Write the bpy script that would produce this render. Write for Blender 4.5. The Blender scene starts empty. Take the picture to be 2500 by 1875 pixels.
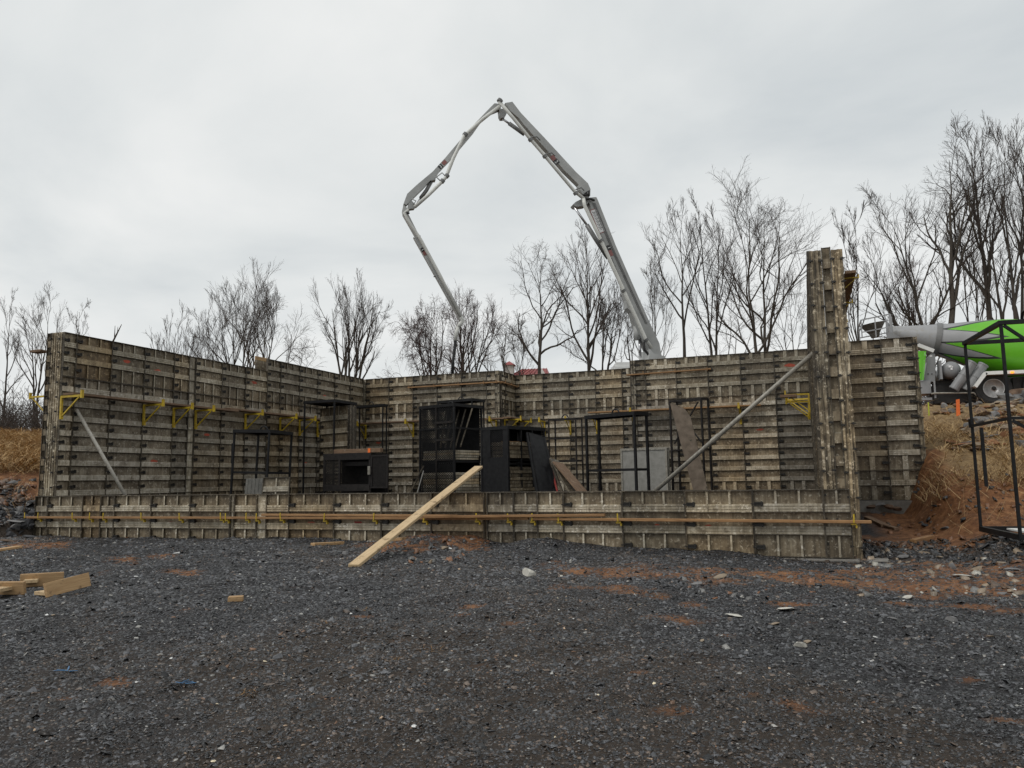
import bpy, bmesh, math, random
import numpy as np
from mathutils import Vector, Matrix

SC = bpy.context.scene
COL = SC.collection
random.seed(11)
RNG = np.random.default_rng(11)
R = math.radians
FT = 0.3048

# ------------------------------------------------------------------ camera
CAM_F, CAM_P, CAM_R, CAM_A = 1895.48, 0.1215322, 0.0148648, 0.360515
CAM_LOC = np.array([-0.5079, -11.4514, 1.1181])
cd = bpy.data.cameras.new('camera')
cd.sensor_width = 36.0
cd.lens = CAM_F * 36.0 / 2500.0
cd.clip_start = 0.05
cd.clip_end = 3000.0
cam = bpy.data.objects.new('camera', cd)
COL.objects.link(cam)
cam.matrix_world = (Matrix.Translation(Vector(CAM_LOC)) @ Matrix.Rotation(CAM_A, 4, 'Z')
                    @ Matrix.Rotation(math.pi / 2 + CAM_P, 4, 'X') @ Matrix.Rotation(-CAM_R, 4, 'Z'))
SC.camera = cam

# ------------------------------------------------------------------ sky, sun, exposure
SUN_EL, SUN_AZ = R(52), R(215)
world = bpy.data.worlds.new('World')
SC.world = world
world.use_nodes = True
wn, wl = world.node_tree.nodes, world.node_tree.links
wn.clear()
w_out = wn.new('ShaderNodeOutputWorld')
w_bg = wn.new('ShaderNodeBackground')
w_sky = wn.new('ShaderNodeTexSky')
w_sky.sky_type = 'NISHITA'
w_sky.sun_disc = False
w_sky.sun_elevation = SUN_EL
w_sky.sun_rotation = SUN_AZ
w_sky.air_density = 1.0
w_sky.dust_density = 3.0
w_tc = wn.new('ShaderNodeTexCoord')
w_sep = wn.new('ShaderNodeSeparateXYZ')
wl.new(w_tc.outputs['Generated'], w_sep.inputs[0])
w_add = wn.new('ShaderNodeMath'); w_add.operation = 'ADD'; w_add.inputs[1].default_value = 0.28
w_abs = wn.new('ShaderNodeMath'); w_abs.operation = 'ABSOLUTE'
wl.new(w_sep.outputs['Z'], w_abs.inputs[0]); wl.new(w_abs.outputs[0], w_add.inputs[0])
w_dx = wn.new('ShaderNodeMath'); w_dx.operation = 'DIVIDE'
w_dy = wn.new('ShaderNodeMath'); w_dy.operation = 'DIVIDE'
wl.new(w_sep.outputs['X'], w_dx.inputs[0]); wl.new(w_add.outputs[0], w_dx.inputs[1])
wl.new(w_sep.outputs['Y'], w_dy.inputs[0]); wl.new(w_add.outputs[0], w_dy.inputs[1])
w_cmb = wn.new('ShaderNodeCombineXYZ')
wl.new(w_dx.outputs[0], w_cmb.inputs[0]); wl.new(w_dy.outputs[0], w_cmb.inputs[1])
w_map = wn.new('ShaderNodeMapping')
w_map.inputs['Scale'].default_value = (0.95, 1.25, 1.0)
w_map.inputs['Rotation'].default_value = (0, 0, R(-28))
wl.new(w_cmb.outputs[0], w_map.inputs[0])
w_n1 = wn.new('ShaderNodeTexNoise')
w_n1.inputs['Scale'].default_value = 1.15
w_n1.inputs['Detail'].default_value = 7.0
w_n1.inputs['Roughness'].default_value = 0.52
w_n1.inputs['Distortion'].default_value = 0.35
wl.new(w_map.outputs[0], w_n1.inputs['Vector'])
w_rmp = wn.new('ShaderNodeValToRGB')
e = w_rmp.color_ramp.elements
e[0].position = 0.30; e[0].color = (0.600, 0.640, 0.660, 1)
e[1].position = 0.70; e[1].color = (0.930, 0.930, 0.915, 1)
e2 = e.new(0.48); e2.color = (0.755, 0.780, 0.780, 1)
wl.new(w_n1.outputs['Fac'], w_rmp.inputs[0])
w_sc = wn.new('ShaderNodeMixRGB'); w_sc.blend_type = 'MULTIPLY'; w_sc.inputs[0].default_value = 1.0
w_sc.inputs[2].default_value = (0.06, 0.06, 0.06, 1)
wl.new(w_sky.outputs[0], w_sc.inputs[1])
w_mix = wn.new('ShaderNodeMixRGB'); w_mix.blend_type = 'MIX'; w_mix.inputs[0].default_value = 0.94
wl.new(w_sc.outputs[0], w_mix.inputs[1]); wl.new(w_rmp.outputs[0], w_mix.inputs[2])
wl.new(w_mix.outputs[0], w_bg.inputs['Color'])
w_bg.inputs['Strength'].default_value = 1.04
wl.new(w_bg.outputs[0], w_out.inputs[0])

sd = bpy.data.lights.new('sun', 'SUN')
sd.energy = 1.1
sd.angle = R(25)
sd.color = (1.0, 0.97, 0.92)
sun = bpy.data.objects.new('sun', sd)
COL.objects.link(sun)
sdir = Vector((math.sin(SUN_AZ) * math.cos(SUN_EL), math.cos(SUN_AZ) * math.cos(SUN_EL), math.sin(SUN_EL)))
sun.rotation_euler = sdir.to_track_quat('Z', 'Y').to_euler()
sun.location = (0, -20, 40)

SC.view_settings.view_transform = 'Standard'
SC.view_settings.look = 'None'
SC.view_settings.exposure = 0.0
SC.view_settings.gamma = 1.0
SC.view_settings.use_curve_mapping = False

# ------------------------------------------------------------------ survey helpers: sight lines measured on the photograph
def ray(px, py):
    X, Y = px - 1250.0, py - 937.5
    A = X * math.cos(CAM_R) - Y * math.sin(CAM_R)
    b = X * math.sin(CAM_R) + Y * math.cos(CAM_R)
    u, x = -b / CAM_F, A / CAM_F
    vx, vy, vz = x, math.cos(CAM_P) - u * math.sin(CAM_P), math.sin(CAM_P) + u * math.cos(CAM_P)
    return np.array([vx * math.cos(CAM_A) - vy * math.sin(CAM_A), vx * math.sin(CAM_A) + vy * math.cos(CAM_A), vz])
def atx(px, py, x):
    d = ray(px, py); return CAM_LOC + d * ((x - CAM_LOC[0]) / d[0])
def aty(px, py, y):
    d = ray(px, py); return CAM_LOC + d * ((y - CAM_LOC[1]) / d[1])
def atz(px, py, z):
    d = ray(px, py); return CAM_LOC + d * ((z - CAM_LOC[2]) / d[2])
def atplane(px, py, P, n):
    d = ray(px, py); return CAM_LOC + d * (np.dot(np.asarray(P) - CAM_LOC, n) / np.dot(d, n))
FWD = np.array([-math.sin(CAM_A), math.cos(CAM_A)])
def atdepth(px, py, dep):
    d = ray(px, py); h = d[0] * FWD[0] + d[1] * FWD[1]
    return CAM_LOC + d * (dep / h)

# ------------------------------------------------------------------ mesh helpers
class MB:
    def __init__(s):
        s.v, s.f, s.m = [], [], []
    def quadbox(s, P, mat=0):
        b = len(s.v); s.v += [tuple(map(float, p)) for p in P]
        for q in ((0, 3, 2, 1), (4, 5, 6, 7), (0, 1, 5, 4), (1, 2, 6, 5), (2, 3, 7, 6), (3, 0, 4, 7)):
            s.f.append(tuple(b + i for i in q)); s.m.append(mat)
        return s
    def box(s, x0, x1, y0, y1, z0, z1, mat=0):
        return s.quadbox([(x0, y0, z0), (x1, y0, z0), (x1, y1, z0), (x0, y1, z0),
                          (x0, y0, z1), (x1, y0, z1), (x1, y1, z1), (x0, y1, z1)], mat)
    def bar(s, p0, p1, w, h, mat=0, up=(0, 0, 1), ext=0.0):
        p0, p1 = Vector(p0), Vector(p1)
        d = (p1 - p0).normalized(); upv = Vector(up)
        if abs(d.dot(upv)) > 0.98: upv = Vector((0, 1, 0)) if abs(d.y) < 0.9 else Vector((1, 0, 0))
        sx = d.cross(upv).normalized(); u = sx.cross(d).normalized()
        p0 = p0 - d * ext; p1 = p1 + d * ext
        sx, u = sx * (w / 2), u * (h / 2)
        return s.quadbox([p0 - sx - u, p0 + sx - u, p1 + sx - u, p1 - sx - u,
                          p0 - sx + u, p0 + sx + u, p1 + sx + u, p1 - sx + u], mat)
    def tube(s, pts, rad, n=8, mat=0, cap=True):
        pts = [Vector(p) for p in pts]
        if not hasattr(rad, '__len__'): rad = [rad] * len(pts)
        ref = Vector((0, 0, 1)); b = len(s.v); prev = None
        for i, p in enumerate(pts):
            t = (pts[min(i + 1, len(pts) - 1)] - pts[max(i - 1, 0)]).normalized()
            if prev is None:
                a = t.cross(ref)
                if a.length < 0.05: a = t.cross(Vector((1, 0, 0)))
                a.normalize()
            else:
                a = (prev - t * prev.dot(t)).normalized()
            prev = a; c = t.cross(a)
            for k in range(n):
                th = 2 * math.pi * k / n
                s.v.append(tuple(p + (a * math.cos(th) + c * math.sin(th)) * rad[i]))
        for i in range(len(pts) - 1):
            for k in range(n):
                k2 = (k + 1) % n
                s.f.append((b + i * n + k, b + i * n + k2, b + (i + 1) * n + k2, b + (i + 1) * n + k)); s.m.append(mat)
        if cap:
            s.f.append(tuple(b + k for k in range(n - 1, -1, -1))); s.m.append(mat)
            e = b + (len(pts) - 1) * n
            s.f.append(tuple(e + k for k in range(n))); s.m.append(mat)
        return s
    def lathe(s, prof, n=24, mat=0, axis='x', cap=True):
        b = len(s.v)
        for (t, r) in prof:
            for k in range(n):
                th = 2 * math.pi * k / n
                c, q = r * math.cos(th), r * math.sin(th)
                s.v.append((t, c, q) if axis == 'x' else ((c, t, q) if axis == 'y' else (c, q, t)))
        for i in range(len(prof) - 1):
            for k in range(n):
                k2 = (k + 1) % n
                s.f.append((b + i * n + k, b + i * n + k2, b + (i + 1) * n + k2, b + (i + 1) * n + k)); s.m.append(mat)
        if cap:
            s.f.append(tuple(b + k for k in range(n - 1, -1, -1))); s.m.append(mat)
            e = b + (len(prof) - 1) * n
            s.f.append(tuple(e + k for k in range(n))); s.m.append(mat)
        return s
    def loft(s, A, B, mat=0):
        # solid between two matching outlines
        n = len(A); b = len(s.v)
        s.v += [tuple(map(float, p)) for p in A] + [tuple(map(float, p)) for p in B]
        for k in range(n):
            k2 = (k + 1) % n
            s.f.append((b + k, b + k2, b + n + k2, b + n + k)); s.m.append(mat)
        s.f.append(tuple(b + k for k in range(n - 1, -1, -1))); s.m.append(mat)
        s.f.append(tuple(b + n + k for k in range(n))); s.m.append(mat)
        return s
    def mesh(s, name, mats, smooth=False, fixn=False):
        me = bpy.data.meshes.new(name)
        me.from_pydata(s.v, [], s.f)
        for m in (mats if isinstance(mats, (list, tuple)) else [mats]): me.materials.append(m)
        me.polygons.foreach_set('material_index', s.m)
        if smooth: me.polygons.foreach_set('use_smooth', [True] * len(s.f))
        if fixn:
            bm = bmesh.new(); bm.from_mesh(me); bmesh.ops.recalc_face_normals(bm, faces=bm.faces); bm.to_mesh(me); bm.free()
        me.update()
        return me
    def build(s, name, mats, parent=None, loc=(0, 0, 0), rot=(0, 0, 0), smooth=False, fixn=True):
        return put(name, s.mesh(name, mats, smooth, fixn), parent, loc, rot)

def put(name, me, parent=None, loc=(0, 0, 0), rot=(0, 0, 0)):
    o = bpy.data.objects.new(name, me)
    COL.objects.link(o)
    if parent is not None: o.parent = parent
    o.location = tuple(map(float, loc)); o.rotation_euler = rot
    return o
def tag(o, label=None, cat=None, group=None, kind=None):
    if label: o['label'] = label
    if cat: o['category'] = cat
    if group: o['group'] = group
    if kind: o['kind'] = kind
    return o
def empty(name, loc, rotz=0, label=None, cat=None, group=None):
    o = bpy.data.objects.new(name, None)
    o.empty_display_size = 0.2
    COL.objects.link(o)
    o.location = tuple(map(float, loc)); o.rotation_euler = (0, 0, rotz)
    return tag(o, label, cat, group)
def copy_tree(o, parent=None):
    c = o.copy(); COL.objects.link(c)
    if parent is not None: c.parent = parent
    for ch in list(o.children): copy_tree(ch, c)
    return c
def np_mesh(name, V, F, mats, attr=None, smooth=False):
    me = bpy.data.meshes.new(name)
    V = np.ascontiguousarray(V, dtype=np.float32); F = np.ascontiguousarray(F, dtype=np.int32)
    nf, k = F.shape
    me.vertices.add(len(V)); me.vertices.foreach_set('co', V.ravel())
    me.loops.add(nf * k); me.loops.foreach_set('vertex_index', F.ravel())
    me.polygons.add(nf); me.polygons.foreach_set('loop_start', np.arange(0, nf * k, k, dtype=np.int32))
    if smooth: me.polygons.foreach_set('use_smooth', np.ones(nf, dtype=bool))
    for m in (mats if isinstance(mats, (list, tuple)) else [mats]): me.materials.append(m)
    for nm, arr in (attr or {}).items():
        a = me.attributes.new(nm, 'FLOAT_COLOR', 'POINT')
        arr = np.asarray(arr, dtype=np.float32)
        if arr.shape[1] == 3: arr = np.c_[arr, np.ones(len(arr), dtype=np.float32)]
        a.data.foreach_set('color', np.ascontiguousarray(arr).ravel())
    me.update(calc_edges=True)
    return me

# ------------------------------------------------------------------ numpy value noise
def _hash(ix, iy, seed):
    h = (ix.astype(np.int64) * 374761393 + iy.astype(np.int64) * 668265263 + seed * 1442695041) & 0xFFFFFFFF
    h = ((h ^ (h >> 13)) * 1274126177) & 0xFFFFFFFF
    return ((h ^ (h >> 16)) & 0xFFFF) / 65535.0
def vnoise(x, y, seed=0):
    x0, y0 = np.floor(x), np.floor(y); fx, fy = x - x0, y - y0
    fx = fx * fx * (3 - 2 * fx); fy = fy * fy * (3 - 2 * fy)
    a = _hash(x0, y0, seed); b = _hash(x0 + 1, y0, seed); c = _hash(x0, y0 + 1, seed); d = _hash(x0 + 1, y0 + 1, seed)
    return (a * (1 - fx) + b * fx) * (1 - fy) + (c * (1 - fx) + d * fx) * fy
def fbm(x, y, s, octv=4, seed=0):
    v = 0; amp = 1; tot = 0
    for o in range(octv):
        v = v + amp * vnoise(x / s * 2 ** o + 17.3 * o, y / s * 2 ** o - 9.1 * o, seed + o); tot += amp; amp *= 0.5
    return v / tot
def sst(a, b, x):
    t = np.clip((x - a) / (b - a), 0, 1); return t * t * (3 - 2 * t)

# ------------------------------------------------------------------ materials
def nodes_of(name):
    m = bpy.data.materials.new(name); m.use_nodes = True
    n, l = m.node_tree.nodes, m.node_tree.links
    return m, n, l, n['Principled BSDF']
def ramp(n, stops, interp='LINEAR'):
    r = n.new('ShaderNodeValToRGB'); el = r.color_ramp.elements
    r.color_ramp.interpolation = interp
    while len(el) > 1: el.remove(el[-1])
    el[0].position = stops[0][0]; el[0].color = (*stops[0][1], 1)
    for p, c in stops[1:]:
        x = el.new(p); x.color = (*c, 1)
    return r
def noise(n, l, vec, scale, detail=6, rough=0.55, stretch=None, dist=0.0):
    if stretch:
        mp = n.new('ShaderNodeMapping'); mp.inputs['Scale'].default_value = stretch
        l.new(vec, mp.inputs[0]); vec = mp.outputs[0]
    t = n.new('ShaderNodeTexNoise')
    t.inputs['Scale'].default_value = scale; t.inputs['Detail'].default_value = detail
    t.inputs['Roughness'].default_value = rough; t.inputs['Distortion'].default_value = dist
    l.new(vec, t.inputs['Vector']); return t
def mixc(n, l, fac, a, b, mode='MIX'):
    x = n.new('ShaderNodeMixRGB'); x.blend_type = mode
    for sock, v in ((x.inputs[0], fac), (x.inputs[1], a), (x.inputs[2], b)):
        if isinstance(v, (int, float)): sock.default_value = v
        elif isinstance(v, tuple): sock.default_value = (*v, 1)
        else: l.new(v, sock)
    return x
def wpos(n):
    return n.new('ShaderNodeNewGeometry').outputs['Position']
def opos(n):
    return n.new('ShaderNodeTexCoord').outputs['Object']
def rndval(n, l, lo, hi):
    oi = n.new('ShaderNodeObjectInfo'); mr = n.new('ShaderNodeMapRange')
    mr.inputs['To Min'].default_value = lo; mr.inputs['To Max'].default_value = hi
    l.new(oi.outputs['Random'], mr.inputs['Value']); return mr.outputs[0]
def bump(n, l, b, height, strength=0.3, dist=0.01):
    x = n.new('ShaderNodeBump'); x.inputs['Strength'].default_value = strength; x.inputs['Distance'].default_value = dist
    l.new(height, x.inputs['Height']); l.new(x.outputs[0], b.inputs['Normal']); return x
def simple(name, c0, c1, scale=6, rough=0.6, metal=0.0, stretch=None, rnd=(0.85, 1.12), obj=True, bmp=0.0, spots=None, detail=6, spec=None):
    m, n, l, b = nodes_of(name)
    v = opos(n) if obj else wpos(n)
    t = noise(n, l, v, scale, detail, 0.6, stretch)
    r = ramp(n, [(0.3, c0), (0.7, c1)])
    l.new(t.outputs['Fac'], r.inputs[0])
    out = r.outputs[0]
    if spots:
        t2 = noise(n, l, v, spots[0], 5, 0.65)
        r2 = ramp(n, [(spots[1], (0, 0, 0)), (spots[1] + 0.08, (1, 1, 1))])
        l.new(t2.outputs['Fac'], r2.inputs[0])
        out = mixc(n, l, r2.outputs[0], out, spots[2]).outputs[0]
    if rnd:
        hv = n.new('ShaderNodeHueSaturation'); l.new(out, hv.inputs['Color']); l.new(rndval(n, l, *rnd), hv.inputs['Value'])
        out = hv.outputs[0]
    l.new(out, b.inputs['Base Color'])
    b.inputs['Roughness'].default_value = rough; b.inputs['Metallic'].default_value = metal
    if spec is not None: b.inputs['Specular IOR Level'].default_value = spec
    if bmp: bump(n, l, b, t.outputs['Fac'], bmp, 0.01)
    return m

def form_mat(name, dark, mid, light, splash, streak=0.5, rough=0.62, lo=0.50):
    m, n, l, b = nodes_of(name)
    v = wpos(n)
    t1 = noise(n, l, v, 3.4, 8, 0.7)
    r1 = ramp(n, [(0.33, dark), (0.50, mid), (0.70, light)])
    l.new(t1.outputs['Fac'], r1.inputs[0])
    # run-down streaks
    t2 = noise(n, l, v, 1.0, 4, 0.6, (26, 26, 1.3))
    r2 = ramp(n, [(0.38, (lo, lo * 0.95, lo * 0.88)), (0.60, (1.18, 1.18, 1.18))])
    l.new(t2.outputs['Fac'], r2.inputs[0])
    c = mixc(n, l, streak, r1.outputs[0], r2.outputs[0], 'MULTIPLY')
    # dried cement splashes
    t3 = noise(n, l, v, 17, 6, 0.72)
    r3 = ramp(n, [(0.55, (0, 0, 0)), (0.64, (1, 1, 1))])
    l.new(t3.outputs['Fac'], r3.inputs[0])
    c2 = mixc(n, l, r3.outputs[0], c.outputs[0], splash)
    # black mould / oil blotches
    t4 = noise(n, l, v, 9.5, 8, 0.72)
    r4 = ramp(n, [(0.33, (0.34, 0.30, 0.25)), (0.44, (1, 1, 1))])
    l.new(t4.outputs['Fac'], r4.inputs[0])
    c3 = mixc(n, l, 0.85, c2.outputs[0], r4.outputs[0], 'MULTIPLY')
    # whole panels and whole stretches differ in age: rust-brown film, paler cement film
    t5 = noise(n, l, v, 0.55, 4, 0.6); ra = n.new('ShaderNodeMath'); ra.operation = 'MULTIPLY'; ra.inputs[1].default_value = 7.31
    oi = n.new('ShaderNodeObjectInfo'); l.new(oi.outputs['Random'], ra.inputs[0])
    fr = n.new('ShaderNodeMath'); fr.operation = 'FRACT'; l.new(ra.outputs[0], fr.inputs[0])
    sm = n.new('ShaderNodeMath'); sm.operation = 'MULTIPLY'; l.new(fr.outputs[0], sm.inputs[0]); l.new(t5.outputs['Fac'], sm.inputs[1])
    r5 = ramp(n, [(0.0, (1.06, 1.06, 1.08)), (0.30, (1.0, 1.0, 1.0)), (0.62, (1.0, 0.84, 0.62))]); l.new(sm.outputs[0], r5.inputs[0])
    c3 = mixc(n, l, 1.0, c3.outputs[0], r5.outputs[0], 'MULTIPLY')
    hv = n.new('ShaderNodeHueSaturation'); l.new(c3.outputs[0], hv.inputs['Color']); l.new(rndval(n, l, 0.70, 1.45), hv.inputs['Value'])
    l.new(hv.outputs[0], b.inputs['Base Color'])
    b.inputs['Roughness'].default_value = rough
    b.inputs['Metallic'].default_value = 0.0
    bump(n, l, b, t3.outputs['Fac'], 0.25, 0.004)
    return m
M = {}
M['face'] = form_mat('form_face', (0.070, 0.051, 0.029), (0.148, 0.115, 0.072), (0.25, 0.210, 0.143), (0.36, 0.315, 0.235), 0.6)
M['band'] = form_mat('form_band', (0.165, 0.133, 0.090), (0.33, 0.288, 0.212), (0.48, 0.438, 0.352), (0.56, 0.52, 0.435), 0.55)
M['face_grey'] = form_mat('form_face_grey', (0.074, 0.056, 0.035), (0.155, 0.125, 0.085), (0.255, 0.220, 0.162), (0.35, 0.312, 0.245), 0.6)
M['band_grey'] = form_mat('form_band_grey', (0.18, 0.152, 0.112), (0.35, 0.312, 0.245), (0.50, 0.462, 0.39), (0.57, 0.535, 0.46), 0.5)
M['rail'] = form_mat('form_rail', (0.026, 0.020, 0.013), (0.058, 0.046, 0.030), (0.125, 0.103, 0.070), (0.22, 0.19, 0.14), 0.4)
M['post'] = form_mat('form_corner', (0.075, 0.057, 0.036), (0.24, 0.203, 0.142), (0.47, 0.425, 0.335), (0.59, 0.54, 0.44), 1.0, 0.62, 0.22)
M['latch'] = simple('latch_steel', (0.012, 0.011, 0.010), (0.045, 0.040, 0.034), 40, 0.5, 0.3)
M['yellow'] = simple('yellow_paint', (0.36, 0.23, 0.012), (0.60, 0.43, 0.03), 14, 0.5, 0.0, spots=(30, 0.62, (0.16, 0.11, 0.05)))
M['lumber'] = simple('fresh_lumber', (0.32, 0.19, 0.085), (0.50, 0.33, 0.17), 5, 0.75, 0.0, (1, 14, 14), spots=(12, 0.60, (0.22, 0.135, 0.065)))
M['lumber_pale'] = simple('pale_lumber', (0.40, 0.28, 0.15), (0.56, 0.42, 0.25), 4, 0.75, 0.0, (1, 16, 16), spots=(7, 0.57, (0.25, 0.17, 0.09)))
M['waler'] = simple('orange_lumber', (0.19, 0.095, 0.038), (0.37, 0.21, 0.092), 4, 0.75, 0.0, (1, 12, 12), spots=(16, 0.64, (0.14, 0.075, 0.035)))
M['oldplank'] = simple('old_plank', (0.10, 0.062, 0.038), (0.24, 0.15, 0.09), 5, 0.85, 0.0, (1, 10, 10), spots=(13, 0.6, (0.28, 0.22, 0.16)))
M['black'] = simple('black_steel', (0.005, 0.005, 0.006), (0.016, 0.016, 0.017), 12, 0.5, 0.0, spots=(25, 0.68, (0.05, 0.038, 0.03)), spec=0.25)
M['rustblack'] = simple('rusty_black_steel', (0.009, 0.008, 0.008), (0.028, 0.024, 0.022), 16, 0.55, 0.0, spots=(20, 0.64, (0.06, 0.038, 0.028)), spec=0.25)
M['galv'] = simple('galvanised', (0.20, 0.185, 0.155), (0.36, 0.34, 0.295), 22, 0.5, 0.2, spots=(40, 0.58, (0.12, 0.10, 0.08)))
M['greysteel'] = simple('grey_steel', (0.21, 0.205, 0.185), (0.33, 0.32, 0.295), 7, 0.5, 0.0, spots=(22, 0.63, (0.12, 0.10, 0.08)))
M['red'] = simple('red_marking', (0.26, 0.045, 0.025), (0.50, 0.085, 0.04), 40, 0.7)
M['darkred'] = simple('dark_red_marking', (0.16, 0.018, 0.014), (0.26, 0.03, 0.02), 40, 0.7)
M['orange'] = simple('orange_marking', (0.75, 0.13, 0.02), (0.92, 0.20, 0.03), 30, 0.6)
M['concrete'] = simple('footing_concrete', (0.16, 0.15, 0.135), (0.27, 0.255, 0.23), 9, 0.9, 0.0, obj=False, bmp=0.3)
M['white'] = simple('white_sheet', (0.62, 0.62, 0.60), (0.78, 0.78, 0.76), 8, 0.6)
# ------------------------------------------------------------------ terrain
GX = [-16.5, -15.08, -12.76, -10.8, -9.66, -8.19, -7.16, -6.62, -6.03, -5.53, -5.12, -4.78, -4.5, -4.2, -3.7, -3.2, -2.2, -1.26, -0.62, 0.1, 0.8, 3.0]
GZ = [0.13, 0.126, 0.13, 0.125, 0.146, 0.165, 0.13, 0.20, 0.27, 0.25, 0.14, 0.14, 0.218, 0.24, 0.17, 0.115, 0.109, 0.047, 0.0, -0.02, 0.04, 0.12]
def terr(x, y, rough=True):
    x = np.asarray(x, float); y = np.asarray(y, float)
    base = np.interp(y, [-16, -11.5, -9, -6, -3, -1.2, 0.5], [-0.55, -0.44, -0.30, -0.06, 0.06, 0.10, 0.10])
    edge = np.interp(x, GX, GZ)
    yard = base + (edge - 0.10) * sst(-2.6, -0.35, y)
    # right bank beyond the corner post
    zr = np.interp(y, [-1, 0.3, 1.6, 2.6, 3.6, 5, 8, 11, 14, 16, 17.0, 18, 60, 140, 400],
                   [0.12, 0.22, 0.30, 0.55, 1.06, 1.32, 1.90, 2.50, 3.02, 3.16, 3.20, 3.24, 3.5, 4.4, 14])
    cut = 1.45 + 0.25 * (fbm(y, x * 0, 0.9, 3, 5) - 0.5)
    zlow = np.interp(y, [-1, 0, 3, 6.2, 6.6], [0.02, 0.0, 0.22, 0.36, 0.5])
    w = sst(cut - 0.28, cut + 0.42, x)
    zR = np.where(y < 6.7, zlow * (1 - w) + zr * w, zr)
    # left bank
    s = -(x + 15.3)
    zl = np.interp(s, [-0.5, 0, 1, 2, 3, 4.5, 15, 40, 120, 400], [0.14, 0.15, 0.32, 0.72, 1.12, 1.5, 3.2, 3.8, 4.5, 10])
    # back plateau
    zb = np.interp(y, [13.3, 16, 60, 140, 400], [0.7, 3.7, 3.8, 4.8, 14])
    inside = 0.58
    wl_ = sst(-15.25, -15.4, x); wr_ = sst(-0.14, 0.07, x)
    back = np.where(y > 13.35, zb, inside)
    zz = back * (1 - wl_) * (1 - wr_) + zl * wl_ + zR * wr_
    zz = np.where((x < -15.3) & (y > 12), np.maximum(zz, np.minimum(zb, zl + 9)), zz)
    wy = np.where(x < -15.2, sst(-2.0, 0.7, y), np.where(x > 0.05, sst(-2.2, 0.2, y), (y > 0.125) * 1.0))
    z = yard * (1 - wy) + zz * wy
    if rough:
        n1 = fbm(x, y, 1.7, 3, 1) - 0.5; n2 = fbm(x, y, 0.42, 4, 21) - 0.5
        far = sst(8, 26, np.hypot(x - CAM_LOC[0], y - CAM_LOC[1]))
        near_wall = np.where((x > -15.3) & (x < 0.3), sst(0.0, 0.5, np.abs(y)), 1.0)
        amp = np.where((x > 0.8) & (y > 0.5), 2.0 - 1.2 * sst(13, 16, y), 1.0) * np.where(x < -15.6, 1.8, 1.0)
        z = z + (0.11 * n1 * (0.35 + 0.65 * near_wall) + 0.075 * n2) * amp + 0.5 * far * (fbm(x, y, 11, 3, 3) - 0.5)
    if rough:
        bk = np.maximum((x > 1.2) * sst(0.8, 1.6, y) * (1 - sst(12, 15, y)), (x < -15.9) * sst(0, 1, y))
        z = z + bk * (0.16 * (fbm(x + 0.4 * z, y, 0.24, 3, 77) - 0.5))
    return z
def atg(px, py):
    d = ray(px, py); t = 2.0
    for i in range(4000):
        P = CAM_LOC + d * t
        h = float(terr(P[0], P[1]))
        if P[2] <= h: break
        t += max(0.01, (P[2] - h) * 0.35)
    return P
def ellipse_mask(x, y, cx, cy, rx, ry, rot=0.0, soft=0.5):
    c, s_ = math.cos(rot), math.sin(rot)
    u = ((x - cx) * c + (y - cy) * s_) / rx; v = (-(x - cx) * s_ + (y - cy) * c) / ry
    return 1 - sst(1 - soft, 1 + soft, np.sqrt(u * u + v * v))
# patches of red clay showing through the stone, each (pixel, size across in m, size along)
CLAY = []
for px, py, rx, ry in [(105, 1342, .75, .30), (300, 1375, .5, .16), (410, 1370, .4, .14), (455, 1400, .3, .12), (1065, 1345, .75, .45), (935, 1352, .6, .3),
                       (985, 1362, .5, .25), (1110, 1330, .7, .5), (1215, 1328, .3, .12), (1590, 1412, 1.1, .26), (1715, 1405, .8, .24), (1905, 1420, .35, .2), (1965, 1415, .4, .2),
                       (2100, 1425, 1.2, .25), (1640, 1495, .5, .3), (1700, 1520, .35, .2), (2250, 1435, 1.0, .5), (2400, 1425, 1.3, .55), (2330, 1390, 1.0, .6),
                       (2260, 1340, .9, .5), (2160, 1400, .5, .4), (1930, 1520, .3, .14), (1770, 1583, .12, .09), (290, 1655, .6, .22), (160, 1680, .25, .14),
                       (815, 1703, .22, .10), (2370, 1690, .34, .16), (2140, 1685, .16, .12), (2450, 1770, .4, .2), (880, 1490, .4, .15), (1160, 1520, .5, .3),
                       (1250, 1560, .6, .4), (1130, 1540, .4, .25), (1560, 1665, .18, .12), (1840, 1718, .17, .08), (1380, 1810, .12, .06), (2430, 1500, .5, .2),
                       (2210, 1520, .35, .15), (1960, 1745, .5, .2), (2380, 1480, .6, .2), (2480, 1400, .7, .4), (1490, 1440, .5, .2), (1650, 1740, .4, .15)]:
    P = atz(px, py, 0.02 if py < 1500 else -0.15)
    CLAY.append((P[0], P[1], rx * (1.15 if py < 1450 else (0.5 if px > 1500 and py < 1540 else 0.24)), ry * (1.15 if py < 1450 else (0.5 if px > 1500 and py < 1540 else 0.24))))
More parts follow.
